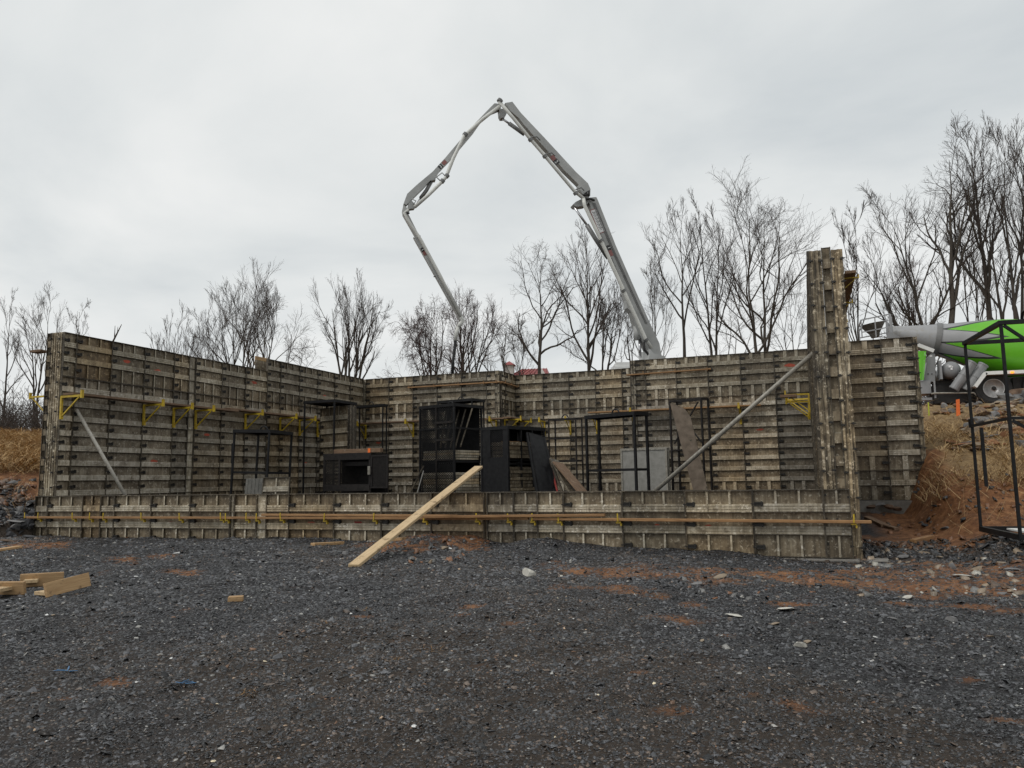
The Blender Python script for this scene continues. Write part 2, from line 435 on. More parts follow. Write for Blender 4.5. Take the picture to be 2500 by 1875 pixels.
def masks(x, y):
    clay = np.zeros_like(x, dtype=float)
    for cx, cy, rx, ry in CLAY:
        near = (np.abs(x - cx) < 2.2 * max(rx, ry)) & (np.abs(y - cy) < 2.2 * max(rx, ry))
        if near.any():
            clay[near] = np.maximum(clay[near], ellipse_mask(x[near], y[near], cx, cy, rx * 1.15, ry * 1.25, -0.36, 0.75))
    nn = fbm(x, y, 0.5, 4, 40)
    n2 = fbm(x, y, 0.13, 3, 44)
    clay = sst(0.34, 0.80, clay * 0.78 + (nn - 0.5) * 0.9 + (n2 - 0.5) * 0.9) * 0.9
    bank = np.maximum(np.where(x > 0.4, sst(0.6, 1.5, y) * sst(0.3, 0.9, x), 0), np.where(x < -15.3, sst(1.6, 2.3, -(x + 15.3)) * sst(-0.3, 0.6, y), 0))
    clay = np.maximum(clay, bank)
    straw = np.where(x > 0.6, sst(3.5, 4.3, y + 0.8 * (nn - 0.5)) * np.where(y < 6.8, sst(1.75, 2.15, x + 0.5 * (nn - .5)), 1.0), 0) * (1 - sst(15.0, 16.5, y) * (x > 0))
    straw = np.maximum(straw, np.where(x < -15.5, sst(4.0, 5.2, -(x + 15.3) + 1.5 * (nn - .5)), 0) * sst(0, 1.5, y))
    straw = np.maximum(straw, sst(20, 30, y))
    dirt = sst(0.50, 0.70, fbm(x * 0.75 + y * 0.5, y, 2.3, 5, 60)) * 0.95
    return clay, straw, dirt

def axis(parts):
    out = []
    for a, b, st in parts: out += list(np.arange(a, b, st))
    return np.array(out)
gx = axis([(-600, -120, 60), (-120, -40, 8), (-40, -18, 0.8), (-18, -15, 0.12), (-15, 4, 0.085), (4, 8, 0.15), (8, 20, 0.8), (20, 80, 6), (80, 601, 65)])
gy = axis([(-40, -13, 3), (-13, -9, 0.2), (-9, 0.6, 0.07), (0.6, 8, 0.12), (8, 18, 0.3), (18, 40, 1.4), (40, 130, 9), (130, 900, 70)])
XX, YY = np.meshgrid(gx, gy)
x_, y_ = XX.ravel(), YY.ravel()
z_ = terr(x_, y_)
cl_, st_, di_ = masks(x_, y_)
nx, ny = len(gx), len(gy)
idx = np.arange(nx * ny).reshape(ny, nx)
FQ = np.c_[idx[:-1, :-1].ravel(), idx[:-1, 1:].ravel(), idx[1:, 1:].ravel(), idx[1:, :-1].ravel()]

m, n, l, b = nodes_of('stony_ground')
at = n.new('ShaderNodeAttribute'); at.attribute_name = 'cover'
sp = n.new('ShaderNodeSeparateColor'); l.new(at.outputs['Color'], sp.inputs[0])
v = wpos(n)
t1 = noise(n, l, v, 34, 8, 0.75)
r_st = ramp(n, [(0.34, (0.008, 0.008, 0.008)), (0.52, (0.024, 0.023, 0.024)), (0.72, (0.07, 0.069, 0.07))]); l.new(t1.outputs['Fac'], r_st.inputs[0])
r_di = ramp(n, [(0.34, (0.017, 0.013, 0.010)), (0.55, (0.048, 0.036, 0.027)), (0.75, (0.105, 0.083, 0.065))]); l.new(t1.outputs['Fac'], r_di.inputs[0])
t2 = noise(n, l, v, 7, 8, 0.7)
r_cl = ramp(n, [(0.30, (0.060, 0.025, 0.011)), (0.50, (0.190, 0.083, 0.034)), (0.72, (0.37, 0.19, 0.085))]); l.new(t2.outputs['Fac'], r_cl.inputs[0])
t3 = noise(n, l, v, 5, 8, 0.7)
r_sw = ramp(n, [(0.30, (0.10, 0.060, 0.028)), (0.55, (0.24, 0.160, 0.075)), (0.75, (0.36, 0.265, 0.14))]); l.new(t3.outputs['Fac'], r_sw.inputs[0])
vo = n.new('ShaderNodeTexVoronoi'); vo.inputs['Scale'].default_value = 38; l.new(v, vo.inputs['Vector'])
r_vo = ramp(n, [(0.0, (0.35, 0.35, 0.36)), (0.6, (0.9, 0.9, 0.92)), (1.0, (2.4, 2.4, 2.5))]); vs = n.new('ShaderNodeSeparateColor'); l.new(vo.outputs['Color'], vs.inputs[0]); l.new(vs.outputs['Red'], r_vo.inputs[0])
r_st = mixc(n, l, 0.85, r_st.outputs[0], r_vo.outputs[0], 'MULTIPLY')
c1 = mixc(n, l, sp.outputs['Blue'], r_st.outputs[0], r_di.outputs[0])
c2 = mixc(n, l, sp.outputs['Red'], c1.outputs[0], r_cl.outputs[0])
c3 = mixc(n, l, sp.outputs['Green'], c2.outputs[0], r_sw.outputs[0])
l.new(c3.outputs[0], b.inputs['Base Color'])
b.inputs['Roughness'].default_value = 0.85
b.inputs['Specular IOR Level'].default_value = 0.3
bump(n, l, b, t1.outputs['Fac'], 0.9, 0.02)
M['ground'] = m
g = put('ground', np_mesh('ground', np.c_[x_, y_, z_], FQ, m, {'cover': np.c_[cl_, st_, di_]}, smooth=True))
tag(g, kind='structure')

# ------------------------------------------------------------------ crushed slate: tens of thousands of chips, one mesh
def chips(n_, xs, ys, size, flat=(0.10, 0.30), sink=0.3):
    """irregular four-cornered slabs; size array (half length)"""
    zs = terr(xs, ys)
    yaw = RNG.uniform(0, 2 * np.pi, n_)
    tx, ty = RNG.normal(0, 0.36, n_), RNG.normal(0, 0.36, n_)
    asp = RNG.uniform(0.5, 0.95, n_); th = size * RNG.uniform(flat[0], flat[1], n_)
    base = np.array([[-1, -1], [1, -1], [1, 1], [-1, 1]], float)
    P = np.zeros((n_, 8, 3))
    for k in range(4):
        jx, jy = RNG.uniform(0.55, 1.15, n_), RNG.uniform(0.55, 1.15, n_)
        bx, by = base[k, 0] * jx * size, base[k, 1] * jy * size * asp
        P[:, k, 0], P[:, k, 1], P[:, k, 2] = bx, by, -th
        q = RNG.uniform(0.80, 1.0, n_)
        P[:, k + 4, 0], P[:, k + 4, 1], P[:, k + 4, 2] = bx * q, by * q, th * RNG.uniform(0.6, 1.2, n_)
    # tilt then yaw
    z2 = P[..., 2] + P[..., 0] * tx[:, None] + P[..., 1] * ty[:, None]
    c, s_ = np.cos(yaw)[:, None], np.sin(yaw)[:, None]
    X = P[..., 0] * c - P[..., 1] * s_ + xs[:, None]
    Y = P[..., 0] * s_ + P[..., 1] * c + ys[:, None]
    Z = z2 + (zs + th * (1 - sink))[:, None]
    V = np.stack([X, Y, Z], -1).reshape(-1, 3)
    q = np.array([[4, 5, 6, 7], [0, 1, 5, 4], [1, 2, 6, 5], [2, 3, 7, 6], [3, 0, 4, 7]])
    F = (np.arange(n_)[:, None, None] * 8 + q[None]).reshape(-1, 4)
    return V, F
def shards(n_, xs, ys, size):
    """small sharp splinters: four base corners and an off-centre crest"""
    zs = terr(xs, ys); yaw = RNG.uniform(0, 2 * np.pi, n_); asp = RNG.uniform(0.45, 1.0, n_); h = size * RNG.uniform(0.22, 0.70, n_)
    base = np.array([[-1, -1], [1, -1], [1, 1], [-1, 1]], float); P = np.zeros((n_, 5, 3))
    for k in range(4):
        P[:, k, 0] = base[k, 0] * RNG.uniform(0.5, 1.15, n_) * size; P[:, k, 1] = base[k, 1] * RNG.uniform(0.5, 1.15, n_) * size * asp
        P[:, k, 2] = RNG.uniform(-0.15, 0.12, n_) * size
    P[:, 4, 0] = RNG.uniform(-0.7, 0.7, n_) * size; P[:, 4, 1] = RNG.uniform(-0.7, 0.7, n_) * size * asp; P[:, 4, 2] = h
    c, s_ = np.cos(yaw)[:, None], np.sin(yaw)[:, None]
    V = np.stack([P[..., 0] * c - P[..., 1] * s_ + xs[:, None], P[..., 0] * s_ + P[..., 1] * c + ys[:, None], P[..., 2] + zs[:, None]], -1).reshape(-1, 3)
    q = np.array([[0, 1, 4], [1, 2, 4], [2, 3, 4], [3, 0, 4]])
    return V, (np.arange(n_)[:, None, None] * 5 + q[None]).reshape(-1, 3)
def in_view(x, y, margin=0.06):
    dx, dy = x - CAM_LOC[0], y - CAM_LOC[1]
    f = dx * FWD[0] + dy * FWD[1]; s_ = dx * FWD[1] - dy * FWD[0]
    return (f > 2.2) & (np.abs(s_) < f * (0.66 + margin) + 0.4)
def scatter(dens, x0, x1, y0, y1, dmin, dmax, outside=False):
    N = int(dens * (x1 - x0) * (y1 - y0))
    x, y = RNG.uniform(x0, x1, N), RNG.uniform(y0, y1, N)
    d = np.hypot(x - CAM_LOC[0], y - CAM_LOC[1])
    k = (in_view(x, y) != outside) & (d >= dmin) & (d < dmax)
    return x[k], y[k]
VS, FS, CS = [], [], []
off = 0
def chip_color(x, y, n_, bright=1.0):
    u = RNG.random(n_)
    g_ = (0.010 + 0.125 * RNG.random(n_) ** 2.8) * (0.62 + 0.75 * fbm(x, y, 0.55, 3, 90))
    col = np.stack([g_ * 0.98, g_ * 1.0, g_ * 1.075], -1)
    brown = u > 0.90
    col[brown] = np.stack([g_ * 1.35, g_ * 1.02, g_ * 0.8], -1)[brown]
    pale = u > 0.985
    pg = RNG.uniform(0.16, 0.42, n_); col[pale] = np.stack([pg, pg * 0.97, pg * 0.9], -1)[pale]
    white = u > 0.9986
    col[white] = (0.68, 0.68, 0.66)
    cl, st, di = masks(x, y)
    k = RNG.random(n_) < di * 0.34
    col[k] = col[k] * np.array([1.38, 1.02, 0.74])
    k = RNG.random(n_) < cl * 0.55
    cc = RNG.uniform(0.5, 1.5, n_)[:, None] * np.array([[0.125, 0.060, 0.028]])
    col[k] = cc[k]
    return np.clip(col * bright, 0, 0.8), cl
VT, FT_, CT = [], [], []; offt = 0
for kind_, dens, y0, y1, dmin, dmax, smu in [(0, 2000, -9.6, -4.5, 2.2, 5.2, 0.0070), (0, 720, -9.6, -2.0, 5.2, 8.2, 0.0094), (0, 160, -9.6, 0.0, 8.2, 14.0, 0.0140),
                                             (1, 4300, -9.6, -4.5, 2.2, 5.2, 0.0064), (1, 2500, -9.6, -2.0, 5.2, 8.2, 0.0086), (1, 1300, -9.6, 0.0, 8.2, 12.2, 0.0122), (1, 650, -9.6, 0.0, 12.2, 19, 0.0170), (2, 230, -11.0, 0.0, 1.5, 24, 0.0170)]:
    x, y = scatter(dens, -18, 5.5, y0, y1, dmin, dmax) if kind_ < 2 else scatter(dens, -22, 9.0, y0, y1, dmin, dmax, True)
    k = (y < -0.075) | (x < -15.2) | (x > 0.14)
    x, y = x[k], y[k]
    cl, st, di = masks(x, y)
    k = RNG.random(len(x)) > cl * 0.55
    x, y = x[k], y[k]
    size = smu * np.exp(RNG.normal(0, 0.40, len(x)))
    c, _ = chip_color(x, y, len(x))
    if kind_ == 0:
        V, F = chips(len(x), x, y, size)
        VS.append(V); FS.append(F + off); CS.append(np.repeat(c, 8, 0)); off += len(V)
    else:
        V, F = shards(len(x), x, y, size)
        VT.append(V); FT_.append(F + offt); CT.append(np.repeat(c, 5, 0)); offt += len(V)
# coarse grit on the right-hand mound, at the corner post, and beside the left end
for x0, x1, y0, y1, N, smu in [(0.15, 1.3, 0.15, 1.5, 1700, 0.020), (1.1, 4.5, -1.2, 0.7, 3600, 0.020), (-18.5, -15.25, -1.0, 1.6, 5200, 0.032)]:
    x, y = RNG.uniform(x0, x1, N), RNG.uniform(y0, y1, N)
    size = smu * np.exp(RNG.normal(0, 0.45, N))
    V, F = chips(N, x, y, size)
    c, _ = chip_color(x, y, N, 0.9)
    VS.append(V); FS.append(F + off); CS.append(np.repeat(c, 8, 0)); off += len(V)
m, n, l, b = nodes_of('slate_chip')
at = n.new('ShaderNodeAttribute'); at.attribute_name = 'tone'
t1 = noise(n, l, wpos(n), 90, 4, 0.6)
r1 = ramp(n, [(0.3, (0.65, 0.65, 0.65)), (0.7, (1.25, 1.25, 1.25))]); l.new(t1.outputs['Fac'], r1.inputs[0])
cm = mixc(n, l, 1.0, at.outputs['Color'], r1.outputs[0], 'MULTIPLY')
l.new(cm.outputs[0], b.inputs['Base Color'])
b.inputs['Roughness'].default_value = 0.38
M['chip'] = m
print('CHIPS', sum(len(f) for f in FS) * 2)
gv = put('gravel', np_mesh('gravel', np.concatenate(VS), np.concatenate(FS), m, {'tone': np.concatenate(CS)}))
tag(gv, kind='stuff', label='dark crushed slate gravel spread over the yard in front of the low wall', cat='gravel')
gv = put('gravel', np_mesh('gravel', np.concatenate(VT), np.concatenate(FT_), m, {'tone': np.concatenate(CT)}))
tag(gv, kind='stuff', label='fine sharp slate splinters between the larger chips of the gravel yard', cat='gravel')
print('SHARDS', offt // 5 * 4)
del VS, FS, CS, VT, FT_, CT

# ------------------------------------------------------------------ dry straw-coloured grass on both banks
def blades(x, y, h, wid, lean, segs=2, z=None):
    n_ = len(x); z0 = terr(x, y) - 0.01 if z is None else z
    az = RNG.uniform(0, 2 * np.pi, n_); lx, ly = np.cos(az) * lean, np.sin(az) * lean
    fa = RNG.uniform(0, 2 * np.pi, n_); wx, wy = np.cos(fa) * wid / 2, np.sin(fa) * wid / 2
    P = np.zeros((n_, segs + 1, 2, 3))
    for i in range(segs + 1):
        t = i / segs
        bx, by = x + lx * h * t ** 1.7, y + ly * h * t ** 1.7
        bz = z0 + h * t * (1 - 0.42 * np.minimum(lean, 1.6) * t)
        tw = 1 - 0.75 * t
        P[:, i, 0] = np.stack([bx - wx * tw, by - wy * tw, bz], -1)
        P[:, i, 1] = np.stack([bx + wx * tw, by + wy * tw, bz], -1)
    V = P.reshape(-1, 3)
    q = np.array([[2 * i, 2 * i + 1, 2 * i + 3, 2 * i + 2] for i in range(segs)])
    F = (np.arange(n_)[:, None, None] * (2 * segs + 2) + q[None]).reshape(-1, 4)
    return V, F, 2 * segs + 2
m, n, l, b = nodes_of('dry_grass')
at = n.new('ShaderNodeAttribute'); at.attribute_name = 'tone'
l.new(at.outputs['Color'], b.inputs['Base Color']); b.inputs['Roughness'].default_value = 0.8
M['grass'] = m
def grass(label, x, y, h, wid, lean, tint):
    V, F, k = blades(x, y, h, wid, lean)
    u = RNG.random(len(x))[:, None]
    c = np.array([[0.25, 0.15, 0.065]]) * (1 - u) + np.array([[0.60, 0.43, 0.22]]) * u
    c = c * tint
    o = put('dry_grass', np_mesh('dry_grass', V, F, m, {'tone': np.repeat(c, k, 0)}))
    return tag(o, kind='stuff', label=label, cat='grass')
# right bank
N = 24000
x, y = RNG.uniform(0.3, 9.5, N), 3.4 + RNG.beta(1.0, 1.5, N) * 10.5
clump = fbm(x, y, 0.75, 3, 71)
k = (RNG.random(N) < sst(0.30, 0.62, clump)) & ~((x < 1.95) & (y < 6.7) & (y > 5.5)) & (x > 1.35 + 0.1 * (y < 6)) & ~((y > 9.4) & (RNG.random(N) < 0.75))
x, y = x[k], y[k]
grass('straw coloured dry grass covering the bank right of the tall formwork', x, y, RNG.uniform(0.12, 0.48, len(x)), 0.013, RNG.uniform(0.6, 2.6, len(x)), 1.0)
# left bank
N = 44000
s_ = 4.0 + RNG.beta(1.0, 1.7, N) * 26; x = -15.3 - s_; y = (-0.5 - x) / 1.33 - 11.45 + RNG.uniform(-7.0, 3.5, N)
k = y > 0.2
x, y = x[k], y[k]
grass('straw coloured dry grass field on the bank left of the long wall', x, y, RNG.uniform(0.2, 0.60, len(x)), 0.026, RNG.uniform(0.8, 2.8, len(x)), np.array([[1.0, 0.95, 0.88]]))
# long loose stalks fallen over the cut clay faces
N = 260
x = np.r_[RNG.uniform(1.5, 5.5, N), RNG.uniform(-19.5, -16.2, 150)]; y = np.r_[RNG.uniform(1.6, 4.2, N), RNG.uniform(0.3, 3.0, 150)]
grass('long pale grass stalks hanging over the raw clay faces', x, y, RNG.uniform(0.3, 0.8, len(x)), 0.009, RNG.uniform(0.6, 2.2, len(x)), 1.0)
# ------------------------------------------------------------------ aluminium wall forms
FM = [M['face'], M['band'], M['rail']]; FMG = [M['face_grey'], M['band_grey'], M['rail']]
_pc = {}
def panel_mesh(w, h, n, stiff, groove=True, sw=0.028, bands=True, grey=False):
    key = (round(w, 2), round(h, 2), n, tuple(stiff), groove, sw, bands, grey)
    if key in _pc: return _pc[key]
    b = MB(); d = 0.052; t = 0.013; rh = h / n
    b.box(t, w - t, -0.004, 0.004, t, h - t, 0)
    b.box(0.0015, t, -d, 0.006, 0, h, 2); b.box(w - t, w - 0.0015, -d, 0.006, 0, h, 2)
    b.box(t, w - t, -d, 0.006, 0.0015, t, 2); b.box(t, w - t, -d, 0.006, h - t, h - 0.0015, 2)
    bh = 0.36 * rh if bands else 0.03
    for k in range(1, n):
        z0 = h - k * rh
        if bands:
            y1, y2 = -0.030, -0.040
            if groove:
                q = bh / 7.0
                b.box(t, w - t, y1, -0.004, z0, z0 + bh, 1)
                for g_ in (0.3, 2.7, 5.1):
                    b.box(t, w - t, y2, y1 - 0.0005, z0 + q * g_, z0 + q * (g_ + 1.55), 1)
            else:
                b.box(t, w - t, y2 + 0.004, -0.004, z0, z0 + bh, 1)
            b.box(t, w - t, -d + 0.002, -0.004, z0 - 0.007, z0 - 0.0005, 2)
        else:
            b.box(t, w - t, -d + 0.003, -0.004, z0 - 0.007, z0 + 0.007, 2)
    ns = 2 if w > 0.72 else (1 if w > 0.33 else 0)
    for k in stiff:
        zt = h - k * rh - (t if k == 0 else 0.008); zb = h - (k + 1) * rh + (bh if (k < n - 1 and bands) else t)
        for i in range(ns):
            xc = w * (i + 1) / (ns + 1)
            b.box(xc - sw / 2, xc + sw / 2, -0.040, -0.034, zb, zt, 1)
            b.box(xc - 0.006, xc + 0.006, -0.034, -0.004, zb, zt, 2)
    me = b.mesh('form_panel', FMG if grey else FM)
    _pc[key] = me
    return me
def filler_mesh(w, h, n):
    key = ('fill', round(w, 3), round(h, 2), n)
    if key in _pc: return _pc[key]
    b = MB(); d = 0.048; t = 0.011
    b.box(t, w - t, -0.012, 0.004, t, h - t, 1)
    b.box(0.0015, t, -d, 0.006, 0, h, 2); b.box(w - t, w - 0.0015, -d, 0.006, 0, h, 2)
    for k in range(n + 1):
        z = min(max(h * k / n, 0.008), h - 0.008)
        b.box(t, w - t, -d + 0.004, -0.012, z - 0.006, z + 0.006, 2)
    me = b.mesh('filler_panel', FM); _pc[key] = me
    return me
def corner_mesh(w, h, d=0.05):
    key = ('corner', round(w, 3), round(h, 2), d)
    if key in _pc: return _pc[key]
    b = MB()
    b.box(0, w, -d * 0.6, 0.004, 0, h, 0)
    k = max(3, int(w / 0.032)); st = w / k
    for i in range(k):
        if i % 2 == 0: b.box(i * st + 0.003, (i + 1) * st - 0.003, -d, -d * 0.6 - 0.0005, 0.002, h - 0.002, 0)
    me = b.mesh('corner_post', [M['post']]); _pc[key] = me
    return me
def window_filler_mesh(w, h):
    b = MB(); d = 0.050; t = 0.014; n = int(round(h / FT))
    b.box(t, w - t, 0.020, 0.030, 0, h, 0)
    b.box(0.001, t, -d, 0.006, 0, h, 2); b.box(w - t, w - 0.001, -d, 0.006, 0, h, 2)
    for k in range(n):
        z = h * k / n
        b.box(t, w - t, -0.040, -0.006, z + 0.005, z + 0.45 * h / n, 0)
    b.box(t, w - t, -d, -0.034, h - 0.02, h - 0.004, 2); b.box(t, w - t, -d, -0.006, h * 9 / 14, h * 9 / 14 + 0.012, 2)
    return b.mesh('window_filler', FM)
lb = MB()
lb.box(0.016, 0.135, -0.048, -0.020, -0.026, 0.026)
lb.box(0.020, 0.130, -0.064, -0.048, 0.012, 0.024); lb.box(0.020, 0.130, -0.064, -0.048, -0.026, -0.014)
lb.box(-0.032, 0.020, -0.058, -0.046, -0.007, 0.007)
lb.box(0.104, 0.124, -0.068, -0.020, -0.036, 0.036)
LATCH = lb.mesh('latch', [M['latch']])
lb = MB()
lb.box(-0.012, 0.012, -0.085, -0.045, -0.016, 0.016); lb.box(-0.034, 0.034, -0.074, -0.062, -0.007, 0.007)
WEDGE = lb.mesh('wedge_bolt', [M['latch']])
PANELS = []        # (root, panel, x0, x1, z0, z1) for the paint marks
def columns(root, xs, tiers, zoff=0.0, latch='left', sw=0.028, y=0.0, back=False, skip=(), narrow=0.30, rnd=True):
    """xs: rail positions along the wall; tiers: list (z0, h, n, stiff rows)"""
    for i in range(len(xs) - 1):
        x0, x1 = xs[i], xs[i + 1]; w = x1 - x0
        if i in skip or w < 0.03: continue
        for ti, (z0, h, n, stiff) in enumerate(tiers):
            if w < narrow: me = filler_mesh(w, h, n)
            else:
                plain = rnd and RNG.random() < 0.22
                me = panel_mesh(w, h, n, stiff, not plain, sw, True, n == 9)
            nm = 'filler_panel' if w < narrow else 'form_panel'
            if back:
                p = put(nm, me, root, (x1, y, z0), (0, 0, math.pi))
            else:
                p = put(nm, me, root, (x0, y + RNG.uniform(-0.005, 0.0), z0 + RNG.uniform(-0.004, 0.004)), (0, RNG.uniform(-0.0025, 0.0025), 0))
                PANELS.append((root, p, x0, x1, z0, z0 + h))
            if not back and latch and w >= narrow:
                for k in range(n):
                    zz = h - (k + 0.5) * h / n + RNG.uniform(-0.012, 0.012) + (0.03 if k not in stiff else 0.0)
                    xo = 0.0 if latch == 'left' else w
                    lo = put('latch', LATCH, p, (xo, 0, zz), (0, 0, 0))
                    if latch == 'right': lo.scale = (-1, 1, 1)
def corner(root, x, w, z0, h, y=0.0, bolts=True, d=0.05):
    p = put('corner_post', corner_mesh(w, h, d), root, (x, y, z0))
    if bolts:
        n = int(h / FT)
        for k in range(n):
            for xx in (0.012, w - 0.012):
                put('wedge_bolt', WEDGE, p, (xx, 0, (k + 0.55) * h / n + RNG.uniform(-.015, .015)))
    return p
def flatten(emp):
    root = emp.parent; bpy.context.view_layer.update()
    for ch in list(emp.children):
        mloc = emp.matrix_local @ ch.matrix_local
        ch.parent = root; ch.matrix_parent_inverse = Matrix.Identity(4); ch.matrix_local = mloc
    bpy.data.objects.remove(emp)
def leak_backing(root, x0, x1, z0, z1, y=0.0):
    MB().box(x0, x1, y + 0.0075, y + 0.022, z0, z1).build('blocking_back_sheet', M['rail'], root)  # added unseen dark sheet, stops sky light leaking between the panels
T3 = lambda z0: (z0, 3 * FT, 3, (0, 2))
T4 = lambda z0: (z0, 4 * FT, 4, (0, 3))
T9 = lambda z0: (z0, 9 * FT, 9, (0, 8))

# --- low front wall (outer face y = 0, rises 0.914 m)
FX0 = -15.13
fw = empty('formwork_wall', (FX0, 0, 0), 0, 'low formwork wall across the front, one panel high, with timber walers along it', 'formwork wall', 'aluminium formwork walls')
fpx = [89, 117, 202, 246, 279, 369, 464, 562, 572, 626, 650, 705, 815, 931, 1052, 1181, 1188, 1253, 1311, 1374, 1517, 1670.5, 1836, 2008, 2082]
fxs = [aty(p, np.interp(p, [89, 700, 1500, 2082], [1212, 1206, 1196.5, 1195]), -0.052)[0] - FX0 for p in fpx]
fxs[0] = 0.0; fxs[-1] = -FX0
columns(fw, fxs, [T3(0.0)], latch=None)
for i in range(len(fxs) - 1):
    w = fxs[i + 1] - fxs[i]
    if w > 0.72:
        pan = [p for p in PANELS if p[0] is fw and abs(p[2] - fxs[i]) < 1e-6][0][1]
        for z in (0.72, 0.44, 0.13): put('latch', LATCH, pan, (0.004, 0, z))
columns(fw, [0.0, 0.9, 1.8, 2.72, 3.63, 4.55, 5.46, 6.38, 7.3, 8.2, 9.1, 10.0, 10.95, 11.87, 12.8, 13.7, 14.6, 14.83], [T3(0.0)], latch=None, y=0.27, back=True)

leak_backing(fw, 0.002, -FX0 - 0.002, 0.004, 0.906)

# --- long left wall (inner face x = -14.75), runs back from the front
LX = -14.75
lw = empty('formwork_wall', (LX, 0.04, 0), math.pi / 2, 'tall long formwork wall on the left, running back from the low front wall', 'formwork wall', 'aluminium formwork walls')
ly = [v_ - 0.04 for v_ in (0.05, 0.36, 1.25, 2.17, 3.07, 3.56, 3.78, 4.72, 5.64, 6.54)]
columns(lw, ly, [T9(2 * FT), T3(11 * FT)])
columns(lw, [v_ - 0.04 for v_ in (6.55, 7.14, 8.05, 8.98, 9.92, 10.84, 11.66)], [T9(2.15 * FT), T4(11.15 * FT)])
columns(lw, ly, [T9(2 * FT), T3(11 * FT)], y=0.36, back=True)
columns(lw, [v_ - 0.04 for v_ in (6.55, 7.46, 8.37, 9.29, 10.2, 11.1, 12.0)], [T9(2.15 * FT), T4(11.15 * FT)], y=0.36, back=True)
leak_backing(lw, 0.02, 6.50, 2 * FT, 14 * FT - 0.004); leak_backing(lw, 6.515, 11.70, 2.15 * FT, 15.15 * FT - 0.004)
# end cap of the left wall, facing the camera
cap = empty('end_cap', (-0.0, 0.0, 0), -math.pi / 2); cap.parent = lw; cap.location = (0.03, 0.40, 0.0)
put('window_filler', window_filler_mesh(0.13, 12 * FT), cap, (0.0, 0.0, 2 * FT))
corner(cap, 0.135, 0.26, 2 * FT, 12 * FT, y=-0.01, d=0.035)
flatten(cap)

# --- back wall: near-left length, return, recessed length, right-hand length
bw = empty('formwork_wall', (LX, 11.78, 0), 0, 'left-hand length of the back formwork wall, from the rear corner to the step', 'formwork wall', 'aluminium formwork walls')
bx = [aty(p, 915, 11.73)[0] - LX for p in (893.6, 949.5, 1008, 1067, 1126, 1187.6, 1209)]
BT = [T9(2.15 * FT), T4(11.15 * FT)]
columns(bw, bx, BT, sw=0.085)
corner(bw, bx[-1] + 0.004, 0.12, 2.15 * FT, 13 * FT)
corner(bw, bx[0] - 0.12, 0.10, 2.15 * FT, 13 * FT, bolts=False)
jx = bx[-1] + 0.13
leak_backing(bw, bx[0] - 0.12, jx, 2.15 * FT, 15.15 * FT - 0.004)
jr = empty('formwork_wall', (LX + jx, 11.84, 0), math.pi / 2, 'narrow formwork return at the step in the back wall, facing right', 'formwork wall', 'aluminium formwork walls')
columns(jr, [0.0, 0.34, 1.33], BT, sw=0.06)
RY = 13.2
rc = empty('formwork_wall', (LX, RY, 0), 0, 'recessed middle length of the back formwork wall behind the black cages', 'formwork wall', 'aluminium formwork walls')
rx = [aty(p, 912, RY - 0.05)[0] - LX for p in (1263.5, 1325, 1388, 1452.5, 1518, 1545)]
rx = [jx + 0.04] + rx[1:]
columns(rc, rx, BT, sw=0.085)
leak_backing(jr, 0.0, 1.34, 2.15 * FT, 15.15 * FT - 0.004); leak_backing(rc, rx[0], rx[-1], 2.15 * FT, 15.15 * FT - 0.004)
B2Y = 11.62
rr = empty('formwork_wall', (LX, B2Y, 0), 0, 'right-hand length of the back formwork wall with the orange plank across it', 'formwork wall', 'aluminium formwork walls')
r2 = [aty(p, 880, B2Y - 0.05)[0] - LX for p in (1550, 1574.6, 1649, 1727, 1806.5, 1889, 1972)]
corner(rr, r2[0] - 0.125, 0.12, 2.15 * FT, 13 * FT)
columns(rr, r2, BT, sw=0.085)
leak_backing(rr, r2[0] - 0.125, r2[-1] + 0.25, 2.15 * FT, 15.15 * FT - 0.004)
rt = empty('formwork_wall', (LX + r2[0] - 0.13, B2Y + 1.62, 0), -math.pi / 2, 'hidden formwork return closing the recess of the back wall on its right', 'formwork wall', 'aluminium formwork walls')
columns(rt, [0.0, 0.70, 1.58], BT, latch=None)

# --- right wall and its end cap (the tall post at the right)
RXI = -0.30
rw = empty('formwork_wall', (RXI, 11.5, 0), -math.pi / 2, 'right-hand formwork wall seen end-on as a tall grooved post', 'formwork wall', 'aluminium formwork walls')
columns(rw, [0.0, 0.88, 1.8, 2.7, 3.62, 4.53, 5.45, 6.36, 7.28, 8.19, 9.1, 9.65, 10.05, 10.96, 11.42], [T9(2 * FT), T3(11 * FT)], latch=None)
columns(rw, [0.0, 0.9, 1.8, 2.72, 3.63, 4.55], [T9(2 * FT), T3(11 * FT)], y=0.36, back=True, rnd=False)
columns(rw, [5.3, 6.2, 7.1, 8.05, 8.96, 9.88, 10.8, 11.42], [T9(0.45), T3(0.45 + 9 * FT)], y=0.36, back=True, rnd=False)
leak_backing(rw, 0.0, 11.40, 2 * FT, 14 * FT - 0.004)
cap = empty('end_cap', (11.42, 0.0, 0), math.pi / 2); cap.parent = rw
corner(cap, -0.02, 0.155, 0.0, 13.95 * FT, y=-0.0, d=0.055)
put('window_filler', window_filler_mesh(0.125, 14.05 * FT), cap, (0.137, 0.0, 0.0))
corner(cap, 0.264, 0.150, -0.03, 14.0 * FT, y=0.0, d=0.055)
flatten(cap)

